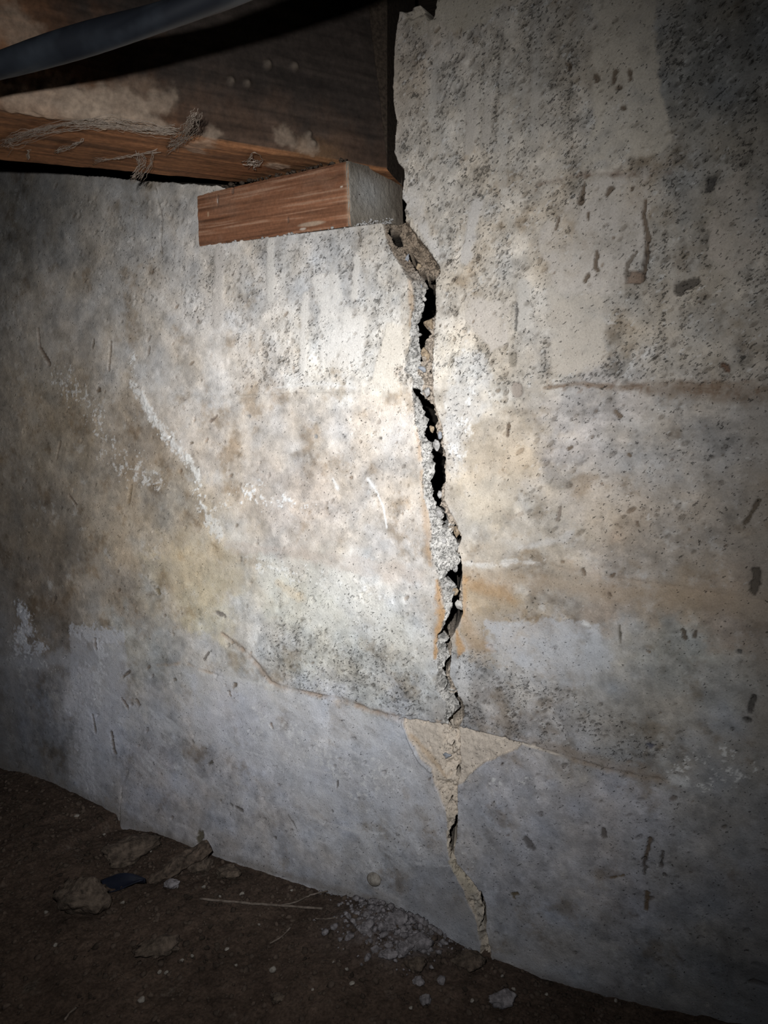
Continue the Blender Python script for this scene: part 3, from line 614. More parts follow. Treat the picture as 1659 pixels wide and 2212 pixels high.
cx, cz = X[:, crs], Z[:, crs]
ol, orr, mid, dep = OL[:, None], OR[:, None], MID[:, None], DEP[:, None]
a = np.clip((cx - ol)/(mid - ol + 1e-6), 0, 1); b = np.clip((orr - cx)/(orr - mid + 1e-6), 0, 1)
prof = np.where(cx < mid, a**0.85, sst(0, 0.35, b)**0.8)
prof = np.where((cx > ol) & (cx < orr) & inz[:, None], prof, 0)
rough = fbm(cx, cz, .009, 2, 71, .6)*2.6 + fbm(cx, cz, .0042, 3, 73, .7)*2.4 + fbm(cx, cz, .0018, 2, 75)*0.9
inm = sst(0, .12, prof)
ledge_d = np.clip(prof*dep*(1 + 0.15*rough) + inm*rough*1.15, 0, 40)*MM
crackmask = np.zeros((nz, nx), bool)
crackmask[:, crs] = (cx > ol) & (cx < orr) & inz[:, None]
h[:, crs] = h[:, crs] - ledge_d
# colour of the broken faces: pale sand left of the slit, earthy on the right face
cc = C[:, crs]
gg = fbm(cx, cz, .004, 3, 77, .65)
ledc = np.array((.47,.45,.42))*(1 + .42*gg - .16*np.clip(rough, 0, 3))[..., None]
tzone = (sst(wx(900,650)[1], wx(900,560)[1], cz)*0.9)[..., None]
earth = np.array((.24,.185,.135))*(1 + .25*gg)[..., None]
ledc = lerp(ledc, earth, tzone)
rightc = np.array((.38,.32,.26))*(1 + .25*gg)[..., None]
ledc = np.where((cx > mid)[..., None], lerp(rightc, earth, tzone), ledc)
low_ = sst(wx(960,1560)[1], wx(960,1640)[1], cz)[..., None]
ledc = lerp(ledc, np.array((.50,.435,.36))*(1 + .22*gg)[..., None], low_)
km = (inm*(prof > 0))[..., None]
C[:, crs] = cc*(1-km) + ledc*km
# slits: flared deep, with their shade painted in as near black
shear = np.zeros_like(X); deep = np.zeros_like(X)
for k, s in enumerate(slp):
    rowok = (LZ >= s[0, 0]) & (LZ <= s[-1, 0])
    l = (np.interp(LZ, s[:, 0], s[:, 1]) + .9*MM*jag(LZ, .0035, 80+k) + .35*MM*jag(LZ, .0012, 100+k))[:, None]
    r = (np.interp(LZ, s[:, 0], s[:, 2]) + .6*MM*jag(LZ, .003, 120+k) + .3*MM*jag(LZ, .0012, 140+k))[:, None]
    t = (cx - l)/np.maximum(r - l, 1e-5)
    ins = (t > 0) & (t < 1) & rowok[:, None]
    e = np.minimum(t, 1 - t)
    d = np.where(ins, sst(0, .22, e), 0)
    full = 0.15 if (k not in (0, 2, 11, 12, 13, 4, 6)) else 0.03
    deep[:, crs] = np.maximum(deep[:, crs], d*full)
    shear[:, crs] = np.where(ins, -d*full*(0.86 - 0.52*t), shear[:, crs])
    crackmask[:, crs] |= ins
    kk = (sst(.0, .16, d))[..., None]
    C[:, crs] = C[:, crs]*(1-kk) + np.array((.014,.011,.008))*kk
h -= deep
# spall: shallow beige scar around the crack at the cold joint
spts = [(870,1553),(905,1556),(950,1564),(1000,1572),(1060,1588),(1130,1604),(1118,1618),(1092,1628),(1050,1648),(1015,1672),(1000,1692),(988,1695),(989,1765),(972,1765),(955,1735),(936,1690),(932,1662),(908,1642),(886,1602),(872,1575)]
sp = poly(spts, .5, 1.0, .006, 31, 0)
sl, m = sp
rr = fbm(X[sl], Z[sl], .007, 4, 33, .65)
h[sl] += -m*(2.4 + 1.5*rr)*MM
spc = np.array((.54,.465,.385))*(1 + .18*fbm(X[sl], Z[sl], .006, 4, 35, .6))[..., None]
mm_ = (m*(deep[sl] < .002)*.9)[..., None]; C[sl] = C[sl]*(1-mm_) + spc*mm_
dye(stroke([(885,1590),(930,1640),(960,1680)], [1.5,3,2], .9, 2), (.46,.32,.19), .5)
spallmask = np.zeros((nz, nx), bool); spallmask[sl] = m > .5
raise_(stroke([(868,1560),(885,1605),(905,1645),(932,1668)], .9, .5, .6), 1.2)
# beige fill running down the lower crack
dye(stroke([(975,1862),(990,1885),(1010,1910),(1025,1935)], [2.4,3.4,4,3], .35, 1.2, .004, 8), (.43,.38,.30), .85)
dye(stroke([(1025,1935),(1035,1980),(1040,2030)], [3,2.4,2], .5, 1.5, .004, 9), (.36,.33,.29), .7)

# --- pocket for the beam end
Z1 = wx(705, 349)[1]                        # underside of the beam = top of the shim
jam = tab([(-60,848,872),(0,848,866),(30,850,862),(60,846,857),(100,838,852),(150,836,850),(200,838,848),(240,840,852),(265,843,857),(300,846,853),(330,848,852),(352,850,860),(366,858,872),(380,869,872),(400,868,870),(430,866,868),(442,868,879),(455,866,873),(472,870,876),(482,874,878)], (1, 2))
JE = (np.interp(LZ, jam[:, 0], jam[:, 2]) + .5*MM*jag(LZ, .004, 161))[:, None]
JI = (np.interp(LZ, jam[:, 0], jam[:, 1]) + .5*MM*jag(LZ, .004, 162))[:, None]
xf0 = wx(430, 531)[0]; zf0 = wx(430, 531)[1]; zf1 = wx(870, 474)[1]; xf1 = wx(870, 474)[0]
xpl = wx(470, 393)[0]
floorz = np.where(xs > xf0, zf0 + (zf1-zf0)*(xs-xf0)/(xf1-xf0), Z1 - 0.006)[None, :] + (0.7*MM*jag(xs, .006, 163))[None, :]
lp = np.array([wx(*q) for q in [(-400,350),(-60,362),(60,368),(200,379),(320,391),(430,398),(480,402)]])
ledz = (np.interp(xs, lp[:, 0], lp[:, 1]) + 1.2*MM*jag(xs, .012, 171) + .6*MM*jag(xs, .003, 172))[None, :]
under = (X <= xpl) & (Z > ledz)
inp = ((X > xpl) & (X < JE) & (Z > floorz)) | under
ramp = np.where(X > JI, 1 - (X - JI)/np.maximum(JE - JI, 1e-5), 1)
d_p = np.where(X > JI, 0.014*ramp**.8, 0.16)
d_p = np.where(under, .05, d_p)
d_p = d_p + np.where(X > JI, 1.2*MM*fbm(X, Z, .005, 3, 165), 0)*ramp
h = np.where(inp, -d_p, h)
cw = inp & (X > JI)
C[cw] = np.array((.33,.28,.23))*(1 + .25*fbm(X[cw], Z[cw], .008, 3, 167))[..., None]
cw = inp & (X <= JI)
C[cw] = np.array((.022,.018,.014))  # shade inside the pocket and under the beam painted as near black
crackmask &= ~(inp & (X <= JI))
# notch in the wall top
sm = stroke([(925,-10),(930,32)], [7,2.5], .3, 1.2); raise_(sm, -30); dye(sm, (.07,.06,.05), .9)
sm = stroke([(870,10),(890,30),(915,22)], [3,3,2], .5, 1.2); raise_(sm, -4)
GA = np.clip(gran, 0, 1); GA[crackmask] = 1.0; GA[inp] = .3; GA[spallmask] = .12; lowc = crackmask & (Z < wx(980, 1560)[1]); GA[lowc] = .35  # dense dark pores in the crack also stand in for its shadow hatch
Y = -h
P = np.stack([X + shear, Y, Z], -1)
P[-1, :, 1] = 0.22                          # top of the wall runs back
fq = lambda m_: m_[:-1, :-1] & m_[1:, 1:] & m_[:-1, 1:] & m_[1:, :-1]
fc = fq(crackmask); fs = fq(spallmask) & ~fc
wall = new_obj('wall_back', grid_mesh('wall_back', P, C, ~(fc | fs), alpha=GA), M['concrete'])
tag(wall, 'old board-marked concrete foundation wall split by a long vertical crack', kind='structure')
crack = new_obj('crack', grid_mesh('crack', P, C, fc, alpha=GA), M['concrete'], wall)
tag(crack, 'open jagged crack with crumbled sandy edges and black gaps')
spall = new_obj('spalled_patch', grid_mesh('spalled_patch', P, C, fs, alpha=GA), M['concrete'], wall)
tag(spall, 'beige arrow-shaped broken patch where the surface has flaked off')

# ------------------------------------------------------------------ stones
import bmesh
def rock_mesh(name, seed, sub=2, amp=.28, flat=1.0, sx=1.0, sharp=True, cut=(.42, .82)):
    bm = bmesh.new(); bmesh.ops.create_icosphere(bm, subdivisions=sub, radius=1.0)
    r = random.Random(seed)
    planes = [(Vector((r.gauss(0, 1), r.gauss(0, 1), r.gauss(0, 1))).normalized(), r.uniform(*cut)) for _ in range(11)]
    off = [r.uniform(-50, 50) for _ in range(3)]
    from mathutils import noise
    for v in bm.verts:
        p = v.co.copy()
        if sharp:
            for n, d in planes:
                e = p.dot(n) - d
                if e > 0: p -= n*e
        p *= 1 + amp*0.5*noise.noise(p*1.3 + Vector(off)) + amp*.35*noise.noise(p*3.1 + Vector(off)) + amp*.22*noise.noise(p*7 + Vector(off)) + amp*.12*noise.noise(p*15 + Vector(off))
        v.co = Vector((p.x*sx, p.y, p.z*flat))
    me = bpy.data.meshes.new(name); bm.to_mesh(me); bm.free()
    me.polygons.foreach_set('use_smooth', [True]*len(me.polygons))
    return me
# aggregate showing in the crack (parts of the wall)
agg = [(917,646,7,5,'stone_pale',6),(880,556,5,9,'stone_blue',10),(908,622,6,10,'stone_blue',9),(926,700,12,15,'stone_tan',9),(912,797,11,6,'stone_blue',5),(920,770,9,16,'stone_tan',6),
 (898,715,7,11,'stone_grey',7),(943,962,8,12,'stone_grey',5),(950,940,6,8,'stone_blue',4),(925,845,8,14,'stone_grey',5),(948,1110,10,8,'stone_grey',5),(988,1148,9,13,'stone_tan',7),
 (957,1170,13,14,'stone_grey',4),(958,1383,8,8,'stone_blue',6),(966,1262,8,8,'stone_grey',6),(992,1305,9,16,'stone_pale',4),(978,1528,6,12,'stone_pale',4),(966,1632,8,6,'stone_blue',1.5),
 (958,1400,6,10,'stone_grey',8),(914,640,4,4,'stone_pale',9),(983,1228,6,9,'stone_grey',8),(984,1280,7,9,'stone_tan',7),(906,905,6,7,'stone_grey',8),(933,925,5,10,'stone_tan',5),(950,1068,6,10,'stone_grey',5),
 (925,1010,6,9,'stone_grey',8),(918,960,5,9,'stone_grey',8),(922,1060,6,9,'stone_grey',7),(956,1420,7,10,'stone_grey',5),(905,575,7,8,'stone_tan',11),(868,540,5,6,'stone_tan',10)]
for i, (px, py, rx, rz, mt, dpt) in enumerate(agg):
    p = at(px, py, dpt*MM); s = np.linalg.norm(p - CAM)/F
    me = rock_mesh('stone', 300+i, 3, .5, rz/rx)
    o = new_obj('stone', me, M[mt], wall); o.location = p
    r = rx*s*1.1; me.transform(Matrix.Diagonal((r, r*.7, r, 1))); o.rotation_euler = (random.Random(i).uniform(-.3, .3), random.Random(i+50).uniform(-.35, .35), 0)
# round pebble set in the wall face
me = rock_mesh('wall_pebble', 77, 3, .12, .9, sharp=False); me.transform(Matrix.Diagonal((.0064, .0046, .0064, 1)))
o = new_obj('pebble', me, M['pebble'], wall); o.location = at(808, 1899, -1.6*MM); tag(o, 'round grey pebble standing out of the wall face')

# ================================================================== BEAM
E1a, E1b = atz(-260, 226-.17*260, Z1), atz(839, 369, Z1)
E1m = atz(0, 226, Z1)
dirE = E1b - E1m; dirE = dirE/np.linalg.norm(dirE)
E1a = E1m - dirE*0.22
E2m, E2n = atz(0, 345, Z1), atz(505, 392, Z1)
dir2 = (E2n - E2m)/np.linalg.norm(E2n - E2m)
E2a = E2m - dir2*0.22
L1 = np.linalg.norm(E1b - E1a)
side = np.array([-dirE[1], dirE[0], 0])     # horizontal normal of the side face
if np.dot(side, CAM - E1m) < 0: side = -side
HB = 0.19
print('BEAM', E1a, E1m, E1b, E2m, E2n, 'Z1', Z1, 'ZTOP', Z_TOP, 'width', abs(np.dot(E2m - E1m, side)))
def beam_grid():
    # strip wraps: side face (v>0 up) then bottom face (v<0, going back)
    u = np.arange(0, L1, .0013); 
    vs = np.concatenate([-np.linspace(1, 0, 95), np.arange(.0013, HB, .0014)])
    U, V = np.meshgrid(u, vs)
    Pq = np.zeros(U.shape + (3,))
    lowf = np.clip(-V, 0, 1)
    base = E1a + dirE*U[..., None]
    L2 = np.linalg.norm(E2n + dir2*.16 - E2a)
    far = E2a + dir2*(U/L1*L2)[..., None]
    bot = base + (far - base)*lowf[..., None]
    up = base + np.array([0, 0, 1.0])*np.clip(V, 0, 9)[..., None]
    isb = V <= 0
    Pq[:] = np.where(isb[..., None], bot, up)
    wid = np.linalg.norm(far - base, axis=-1)
    S = np.where(isb, -lowf*wid, V)          # distance round the corner
    gr = fbm(U*0.10, S, .006, 4, 201, .6); rg = fbm(U, S, .02, 4, 203, .6)
    disp = 0.5*MM*gr + 0.7*MM*rg
    # crust and clotted web on the lower corner
    pu = lambda px, py: (np.dot(atplane(px, py, E1m, side) - E1a, dirE), atplane(px, py, E1m, side)[2] - Z1)
    def pb(px, py):
        q = atz(px, py, Z1); return np.dot(q - E1a, dirE), np.dot(q - E1a, side)
    def st(pts, w, soft, warp, seed, sc=.01):
        best = np.full(U.shape, 9.0)
        for p0, p1 in zip(pts[:-1], pts[1:]):
            dx, dz = p1[0]-p0[0], p1[1]-p0[1]; t = np.clip(((U-p0[0])*dx + (S-p0[1])*dz)/(dx*dx+dz*dz+1e-9), 0, 1)
            best = np.minimum(best, np.hypot(U-p0[0]-t*dx, S-p0[1]-t*dz))
        return 1 - sst(w*(1-soft), w*(1+soft), best + fbm(U, S, sc, 4, seed, .6)*warp)
    orange = np.array((.25,.112,.050)); brown = np.array((.036,.027,.022))
    ub = (U - np.dot(E1m - E1a, dirE))
    # the upper face is greyed with dirt further in, the underside still clean softwood
    clean = np.where(isb, 1.0, sst(.15, .0, ub + V*1.0 + .07*fbm(U, S, .03, 5, 211, .65)))
    clean = clean*(1 - .5*sst(0.1, .7, fbm(U*.4, S, .018, 4, 213, .6)))
    Cq = brown + (orange - brown)*clean[..., None]
    low2 = np.where(isb, 0, sst(.05, .0, V + .03*fbm(U, S, .02, 4, 217, .6)))*.4; Cq = lerp(Cq, np.array((.12,.065,.038)), low2[..., None])
    Cq = Cq*(1 + .55*gr + .30*rg + .35*fbm(U*.05, S, .0022, 3, 219))[..., None]
    rot = st([pb(560, 350), pb(690, 350)], .018, .5, .012, 215); Cq = lerp(Cq, np.array((.14,.075,.035)), (rot*.6)[..., None])
    web = (.36,.275,.205)
    for pts, w, k, sd in [([pu(60,225), pu(150,215), pu(200,235)], .012, .8, 1), ([pu(150,235), pu(230,235), pu(275,235)], .012, .95, 2), ([pb(170,255), pb(240,265), pb(350,285)], .007, .8, 3),
                          ([pu(0,215), pu(70,205)], .012, .6, 4), ([pu(250,220), pu(350,210)], .010, .35, 5), ([pu(340,225), pu(355,215)], .006, .6, 6), ([pb(380,320), pb(470,300)], .006, .6, 7),
                          ([pb(530,355), pb(555,352)], .006, .9, 8), ([pu(610,290), pu(625,295)], .007, .5, 9), ([pu(0,40), pu(30,60), pu(60,85)], .012, .7, 10), ([pu(660,315), pu(668,315)], .006, .5, 11)]:
        mk_ = st(pts, w, .5, .009, 220+sd, .008)*k
        Cq = lerp(Cq, np.array(web)*(1 + .25*fbm(U, S, .006, 3, 240))[..., None], (mk_*.75)[..., None]); disp += mk_*2.2*MM*(.6 + .5*fbm(U, S, .007, 3, 241))
    for px, py, r in [(580,140,.004),(640,145,.004),(500,175,.0035),(535,180,.0035),(675,312,.004),(668,290,.003)]:
        c0 = pu(px, py); q = np.hypot(U-c0[0], S-c0[1]); mk_ = np.clip(1 - (q/r)**2, 0, 1); disp += mk_*4*MM; Cq = lerp(Cq, np.array((.14,.11,.085)), (mk_*.8)[..., None])
    nrm = np.where(isb[..., None], np.array([0, 0, -1.0]), side)
    edge = np.exp(-(S/.004)**2)              # worn arris
    Pq -= dirE*(np.clip(V, 0, 1)*.15*(U/L1)**10)[..., None]
    Pq += nrm*disp[..., None] - (side*0.5 + np.array([0, 0, -.5]))*(edge*.0035)[..., None]
    return Pq, np.clip(Cq, 0.005, 1)
PB, CB = beam_grid()
beam = new_obj('timber_beam', grid_mesh('timber_beam', PB, CB), M['beam'])
tag(beam, 'old brown timber beam with orange underside set into the wall pocket', 'beam')
# rest of the beam: back, top and ends, as a shell just inside the worn faces
b0 = [E1a - side*.002, E1b - side*.002, E2n + dir2*.16, E2a]
b1 = [p + np.array([0, 0, HB]) for p in b0]
b0 = [p + np.array([0, 0, .002]) for p in b0]
core = new_obj('beam_core', py_mesh('beam_core', b0 + b1, [(0,3,2,1),(4,5,6,7),(0,1,5,4),(1,2,6,5),(2,3,7,6),(3,0,4,7)]), M['dark_wood'], beam)

# ================================================================== SHIM (block of cut softwood under the beam end)
fb_l, fb_r = at(430, 532, -.001), at(756, 488, -.001); ft_l, ft_r = at(426, 421, -.001), at(750, 347, -.001)
bk = .088
bb_r, bt_r = at(872, 520, bk), at(868, 378, bk)
bb_l, bt_l = fb_l + np.array([0, bk, 0]), ft_l + np.array([0, bk, 0]); 
def quad_grid(a, b, c, d, nu, nv):           # a-b bottom, d-c top
    u = np.linspace(0, 1, nu)[None, :, None]; v = np.linspace(0, 1, nv)[:, None, None]
    return (a*(1-u)+b*u)*(1-v) + (d*(1-u)+c*u)*v
nu, nv = 260, 90
G = quad_grid(fb_l, fb_r, ft_r, ft_l, nu, nv)
uu, vv = np.meshgrid(np.linspace(0, .125, nu), np.linspace(0, .05, nv))
g1 = fbm(uu*.06, vv, .0035, 4, 301, .6); g2 = fbm(uu*.10, vv, .010, 3, 303)
G[..., 1] -= MM*(.6*g1 + .25*g2)
G[..., 1] += MM*1.8*(np.exp(-((vv-.05)/.0016)**2) + np.exp(-(vv/.0014)**2) + np.exp(-((uu-.125)/.001)**2))*(.6 + .5*fbm(uu, vv, .004, 3, 305))
fl_ = fbm(uu*.035, vv + .03*uu*.3, .0016, 3, 309, .6)
SC = np.array((.205,.090,.047))*(1 + .60*g1 + .25*g2 + .45*fl_)[..., None]
SC = lerp(SC, np.array((.36,.23,.155)), (sst(.18, .5, fl_ + .5*g1)*.55)[..., None])
def spot_(px, py, ru, rv, c, k, dpt=0):
    u0 = (px-430)/325*.125; v0 = ((530-.135*(px-430)) - py)/122*.05
    m_ = np.clip(1.6*(1 - ((uu-u0)/ru)**2 - ((vv-v0)/rv)**2), 0, 1)
    SC[:] = lerp(SC, np.array(c), (m_*k)[..., None]); G[..., 1] += m_*dpt*MM
spot_(478, 425, .0012, .006, (.06,.04,.03), .9, 2.5); spot_(513, 405, .0014, .004, (.06,.04,.03), .9, 2); spot_(632, 473, .001, .003, (.1,.06,.04), .9, 1.5); spot_(715, 395, .006, .0012, (.2,.10,.05), .6, .6); spot_(620, 413, .003, .001, (.22,.11,.06), .6, .5)
spot_(742, 412, .0012, .0009, (.7,.6,.5), .8); spot_(455, 455, .001, .003, (.5,.35,.22), .6); spot_(680, 482, .012, .0022, (.45,.36,.27), .6); spot_(662, 492, .003, .0012, (.55,.48,.4), .7)
dust = sst(-.1, .5, fbm(uu, vv, .02, 4, 307, .6))*.25; SC[:] = lerp(SC, np.array((.26,.16,.11)), dust[..., None])
edgd = np.exp(-((uu-.125)/.0018)**2)*.6; SC[:] = lerp(SC, np.array((.36,.25,.17)), edgd[..., None])
shim = new_obj('wood_shim', grid_mesh('wood_shim', G, np.clip(SC, .01, 1)), M['shim'])
tag(shim, 'reddish cut softwood shim block wedged under the beam end', 'shim')
E = quad_grid(fb_r, bb_r, bt_r, ft_r, 120, 80)
eu, ev = np.meshgrid(np.linspace(0, .088, 120), np.linspace(0, .05, 80))
en = fbm(eu, ev, .009, 4, 311, .6)
E[..., 0] += MM*(.5*en + .3*fbm(eu, ev, .003, 3, 313))
E[..., 0] -= MM*1.2*np.exp(-(eu/.0014)**2)
EC = np.array((.30,.265,.22))*(1 + .34*en)[..., None]
pale = np.exp(-((eu-.030)/.022)**2 - ((ev-.030)/.013)**2); EC = lerp(EC, np.array((.44,.43,.41)), (pale*.85)[..., None])
EC = lerp(EC, np.array((.15,.115,.085)), (sst(.05, .088, eu)*.75)[..., None]); EC = lerp(EC, np.array((.13,.10,.075)), (sst(.012, 0, ev - .004*en)*.5)[..., None]); EC = lerp(EC, np.array((.11,.085,.06)), (sst(.038, .05, ev + .006*en)*.6)[..., None])
endg = new_obj('end_grain', grid_mesh('end_grain', E, np.clip(EC, .01, 1), alpha=np.full(eu.shape, .12)), M['concrete'], shim)
tag(endg, 'grey dusty sawn end of the block')
i_ = np.array([.0004, .0006, 0])
vv_ = [fb_l, fb_r - i_, ft_r - i_, ft_l, bb_l, bb_r - i_, bt_r - i_, bt_l]
for q in (0, 1, 2, 3): vv_[q] = vv_[q] + np.array([0, .0025, 0])
body = new_obj('block_body', py_mesh('block_body', vv_, [(0,1,2,3),(1,5,6,2),(5,4,7,6),(4,0,3,7),(3,2,6,7),(0,4,5,1)]), M['dark_wood'], shim)

# loose crumbs lodged along the shim (stuff)
def crumbs(name, pts, lo, hi, mat, seed, sub=1, parent=None):
    r = random.Random(seed); V = []; Fc = []
    bases = []
    for k in range(6):
        me = rock_mesh('tmp', 900+k, sub, .4, r.uniform(.6, .9)); bases.append((np.array([v.co[:] for v in me.vertices]), [tuple(p.vertices) for p in me.polygons])); bpy.data.meshes.remove(me)
    n = 0
    for p in pts:
        bv, bf = bases[r.randrange(6)]; s = lo*(hi/lo)**(r.random()**2); a = r.uniform(0, 6.28)
        R = np.array([[math.cos(a), -math.sin(a), 0], [math.sin(a), math.cos(a), 0], [0, 0, 1]])
        V.append(bv@R.T*s + np.array(p)); Fc.append(np.array(bf) + n); n += len(bv)
    V = np.concatenate(V); Fc = np.concatenate(Fc)
    me = py_mesh(name, V, Fc.tolist(), True)
    return new_obj(name, me, mat, parent)
r = random.Random(3); pts = []
for k in range(60):
    t = r.random(); px = 432 + t*325; py = 531 - t*44 + r.uniform(-1, 3); pts.append(at(px, py, r.uniform(-.002, .004)))
for k in range(110):
    px = r.uniform(765, 850); py = 487 - (px-765)*.09 + r.gauss(0, 4); pts.append(at(px, py, r.uniform(-.001, .012)))
o = crumbs('mortar_crumbs', pts, .0006, .0022, M['stone_grey'], 5, parent=wall); o['kind'] = 'stuff'
pts = []
for k in range(120):
    t = r.random(); px = 425 + t*325; py = 420 - t*73 + r.uniform(-6, 1); pts.append(at(px, py, r.uniform(.001, .010)))
o = crumbs('dark_grit', pts, .0008, .0030, M['dark_wood'], 6, parent=shim); o['kind'] = 'stuff'

# ================================================================== CABLE
def tube(name, pts, rad, mat, n=20, flat=1.0, twist=0.0, parent=None, prof=None):
    pts = [np.array(p, float) for p in pts]; V = []; Fc = []
    N = len(pts)
    for i, p in enumerate(pts):
        t = pts[min(i+1, N-1)] - pts[max(i-1, 0)]; t /= np.linalg.norm(t) + 1e-9
        a = np.cross(t, [0, 0, 1.0]); a /= np.linalg.norm(a) + 1e-9; b = np.cross(a, t)
        rr = rad if np.isscalar(rad) else rad[i]
        for k in range(n):
            th = 2*math.pi*k/n; ph = twist*i
            x_, y_ = math.cos(th), math.sin(th)*flat
            if prof: q = prof(th); x_, y_ = x_*q, y_*q
            x2, y2 = x_*math.cos(ph) - y_*math.sin(ph), x_*math.sin(ph) + y_*math.cos(ph)
            V.append(p + (a*x2 + b*y2)*rr)
    for i in range(N-1):
        for k in range(n):
            Fc.append((i*n+k, i*n+(k+1) % n, (i+1)*n+(k+1) % n, (i+1)*n+k))
    Fc.append(tuple(range(n-1, -1, -1))); Fc.append(tuple((N-1)*n + k for k in range(n)))
    return new_obj(name, py_mesh(name, V, Fc, True), mat, parent)
def bez(P, n):
    P = [np.array(p) for p in P]; out = []
    Q = [2*P[0]-P[1]] + P + [2*P[-1]-P[-2]]
    for i in range(1, len(Q)-2):
        for k in range(n):
            t = k/n; a, b, c, d = Q[i-1], Q[i], Q[i+1], Q[i+2]
            out.append(.5*((2*b) + (c-a)*t + (2*a-5*b+4*c-d)*t*t + (3*b-a-3*c+d)*t**3))
    out.append(Q[-2]); return out
cp = bez([atd(-1500, 420, .52), atd(-700, 290, .44), atd(-300, 205, .40), atd(-120, 175, .385), atd(0, 142, .375), atd(110, 108, .365), atd(220, 75, .355), atd(330, 42, .345), atd(450, 0, .335), atd(600, -70, .32), atd(760, -150, .31), atd(1000, -330, .29), atd(1300, -640, .28)], 14)
cable = tube('electric_cable', cp, .0066, M['cable'], 32, .92, .055, prof=lambda th: 1 + .07*math.cos(2*th) - .05*math.exp(-(((th-1.2+math.pi) % (2*math.pi) - math.pi)/.25)**2) - .05*math.exp(-(((th-4.3+math.pi) % (2*math.pi) - math.pi)/.25)**2))
tag(cable, 'thick dusty black cable crossing in front of the beam', 'cable')

# ================================================================== COBWEBS on the beam
def web_strand(pts, w, lab, plane='b', seed=1, n=3, sp=3):
    """a dusty web: a few tangled threads between the points"""
    r = random.Random(seed); root = None
    V = []; Fc = []; base = 0
    for s in range(n):
        P3 = []
        for px, py, off in pts:
            q = atz(px + r.gauss(0, sp), py + r.gauss(0, sp), Z1 - off) if plane == 'b' else atplane(px + r.gauss(0, 3), py + r.gauss(0, 3), E1m + side*off, side)
            P3.append(q)
        c = bez(P3, 8)
        c = [p + np.array([r.gauss(0, 1), r.gauss(0, 1), r.gauss(0, 1)])*.0004 for p in c]
        rad = [w*MM*r.uniform(.5, 1.2) for _ in c]
        tmp = tube('tmp', c, rad, None, 6); me = tmp.data
        V += [v.co[:] for v in me.vertices]; Fc += [tuple(i + base for i in p.vertices) for p in me.polygons]; base = len(V)
        bpy.data.objects.remove(tmp); bpy.data.meshes.remove(me)
    o = new_obj('cobweb', py_mesh('cobweb', V, Fc, True), M['web']); tag(o, lab, 'cobweb'); return o
web_strand([(5,312,.002),(45,296,.003),(130,272,.003),(230,266,.003),(300,275,.003),(380,285,.003)], .13, 'long pale dusty cobweb strand along the beam underside', seed=1, n=26, sp=8)
web_strand([(368,318,.002),(395,300,.004),(412,275,.006),(422,250,.004)], .16, 'dusty cobweb tuft hooked upwards on the beam corner', seed=2, n=26, sp=8)
web_strand([(120,328,.002),(155,315,.003),(178,302,.002)], .2, 'short slanted cobweb streak low on the left beam underside', seed=3, n=8, sp=3)
web_strand([(200,350,.001),(260,338,.003),(340,328,.002)], .15, 'thin level cobweb thread near the lower edge of the beam', seed=4, n=6, sp=3)
web_strand([(300,335,.001),(305,360,.006),(285,390,.012)], .2, 'cobweb hanging from the beam edge onto the wall', seed=5, n=14, sp=7)
web_strand([(330,330,.001),(322,362,.006),(300,388,.01)], .2, 'short cobweb thread hanging just right of the longer hanging web', seed=6, n=5, sp=3)
web_strand([(62,325,.001),(58,342,.003)], .25, 'tiny cobweb tag at the far left beam edge', seed=7, n=5, sp=3)
web_strand([(535,352,.001),(545,345,.005),(560,352,.002),(540,358,.004)], .3, 'small white cobweb clump under the beam above the shim', seed=8, n=9, sp=5)

# ================================================================== FLOOR (soil)
fl = [(-300,1540),(0,1652),(120,1700),(250,1757),(262,1790),(330,1800),(430,1838),(500,1860),(590,1888),(700,1925),(830,1955),(900,1990),(1000,2050),(1050,2078),(1120,2098),(1250,2130),(1400,2168),(1560,2205),(1800,2260)]
FX = np.array([wx(*p)[0] for p in fl]); FZ = np.array([wx(*p)[1] for p in fl])
ZB = float(np.median(FZ)); print('FLOOR z', FZ.round(3))
sxs = spans((-1.35, -0.82, .012), (-0.82, 0.02, .0016), (.02, .40, .012)); sys_ = np.concatenate([np.arange(-1.5, -.36, .03), np.arange(-.36, .012, .0016)])
SX, SY = np.meshgrid(sxs, sys_)
def soil_z(x, y):
    zf = np.interp(x, FX, FZ) ; zs_ = np.interp(x, [-1.3, -.8, -.5, -.3, 0, .4], [np.interp(q, FX, FZ) for q in (-1.3, -.8, -.5, -.3, -.05, -.05)])
    k = np.exp(-np.abs(y)/.03)
    z = zs_ + (zf - zs_)*k + y*.02
    z = z + .006*fbm(x, y, .09, 3, 401) + .0035*fbm(x, y, .03, 4, 403, .6)*(1 - .6*k) + .0018*fbm(x, y, .010, 4, 405, .65)*(1 - .4*k) + .0008*fbm(x, y, .004, 2, 407)
    z = z - .006*fbm(x, y*0, .09, 3, 401)*k*0
    return z
SZ = soil_z(SX, SY)
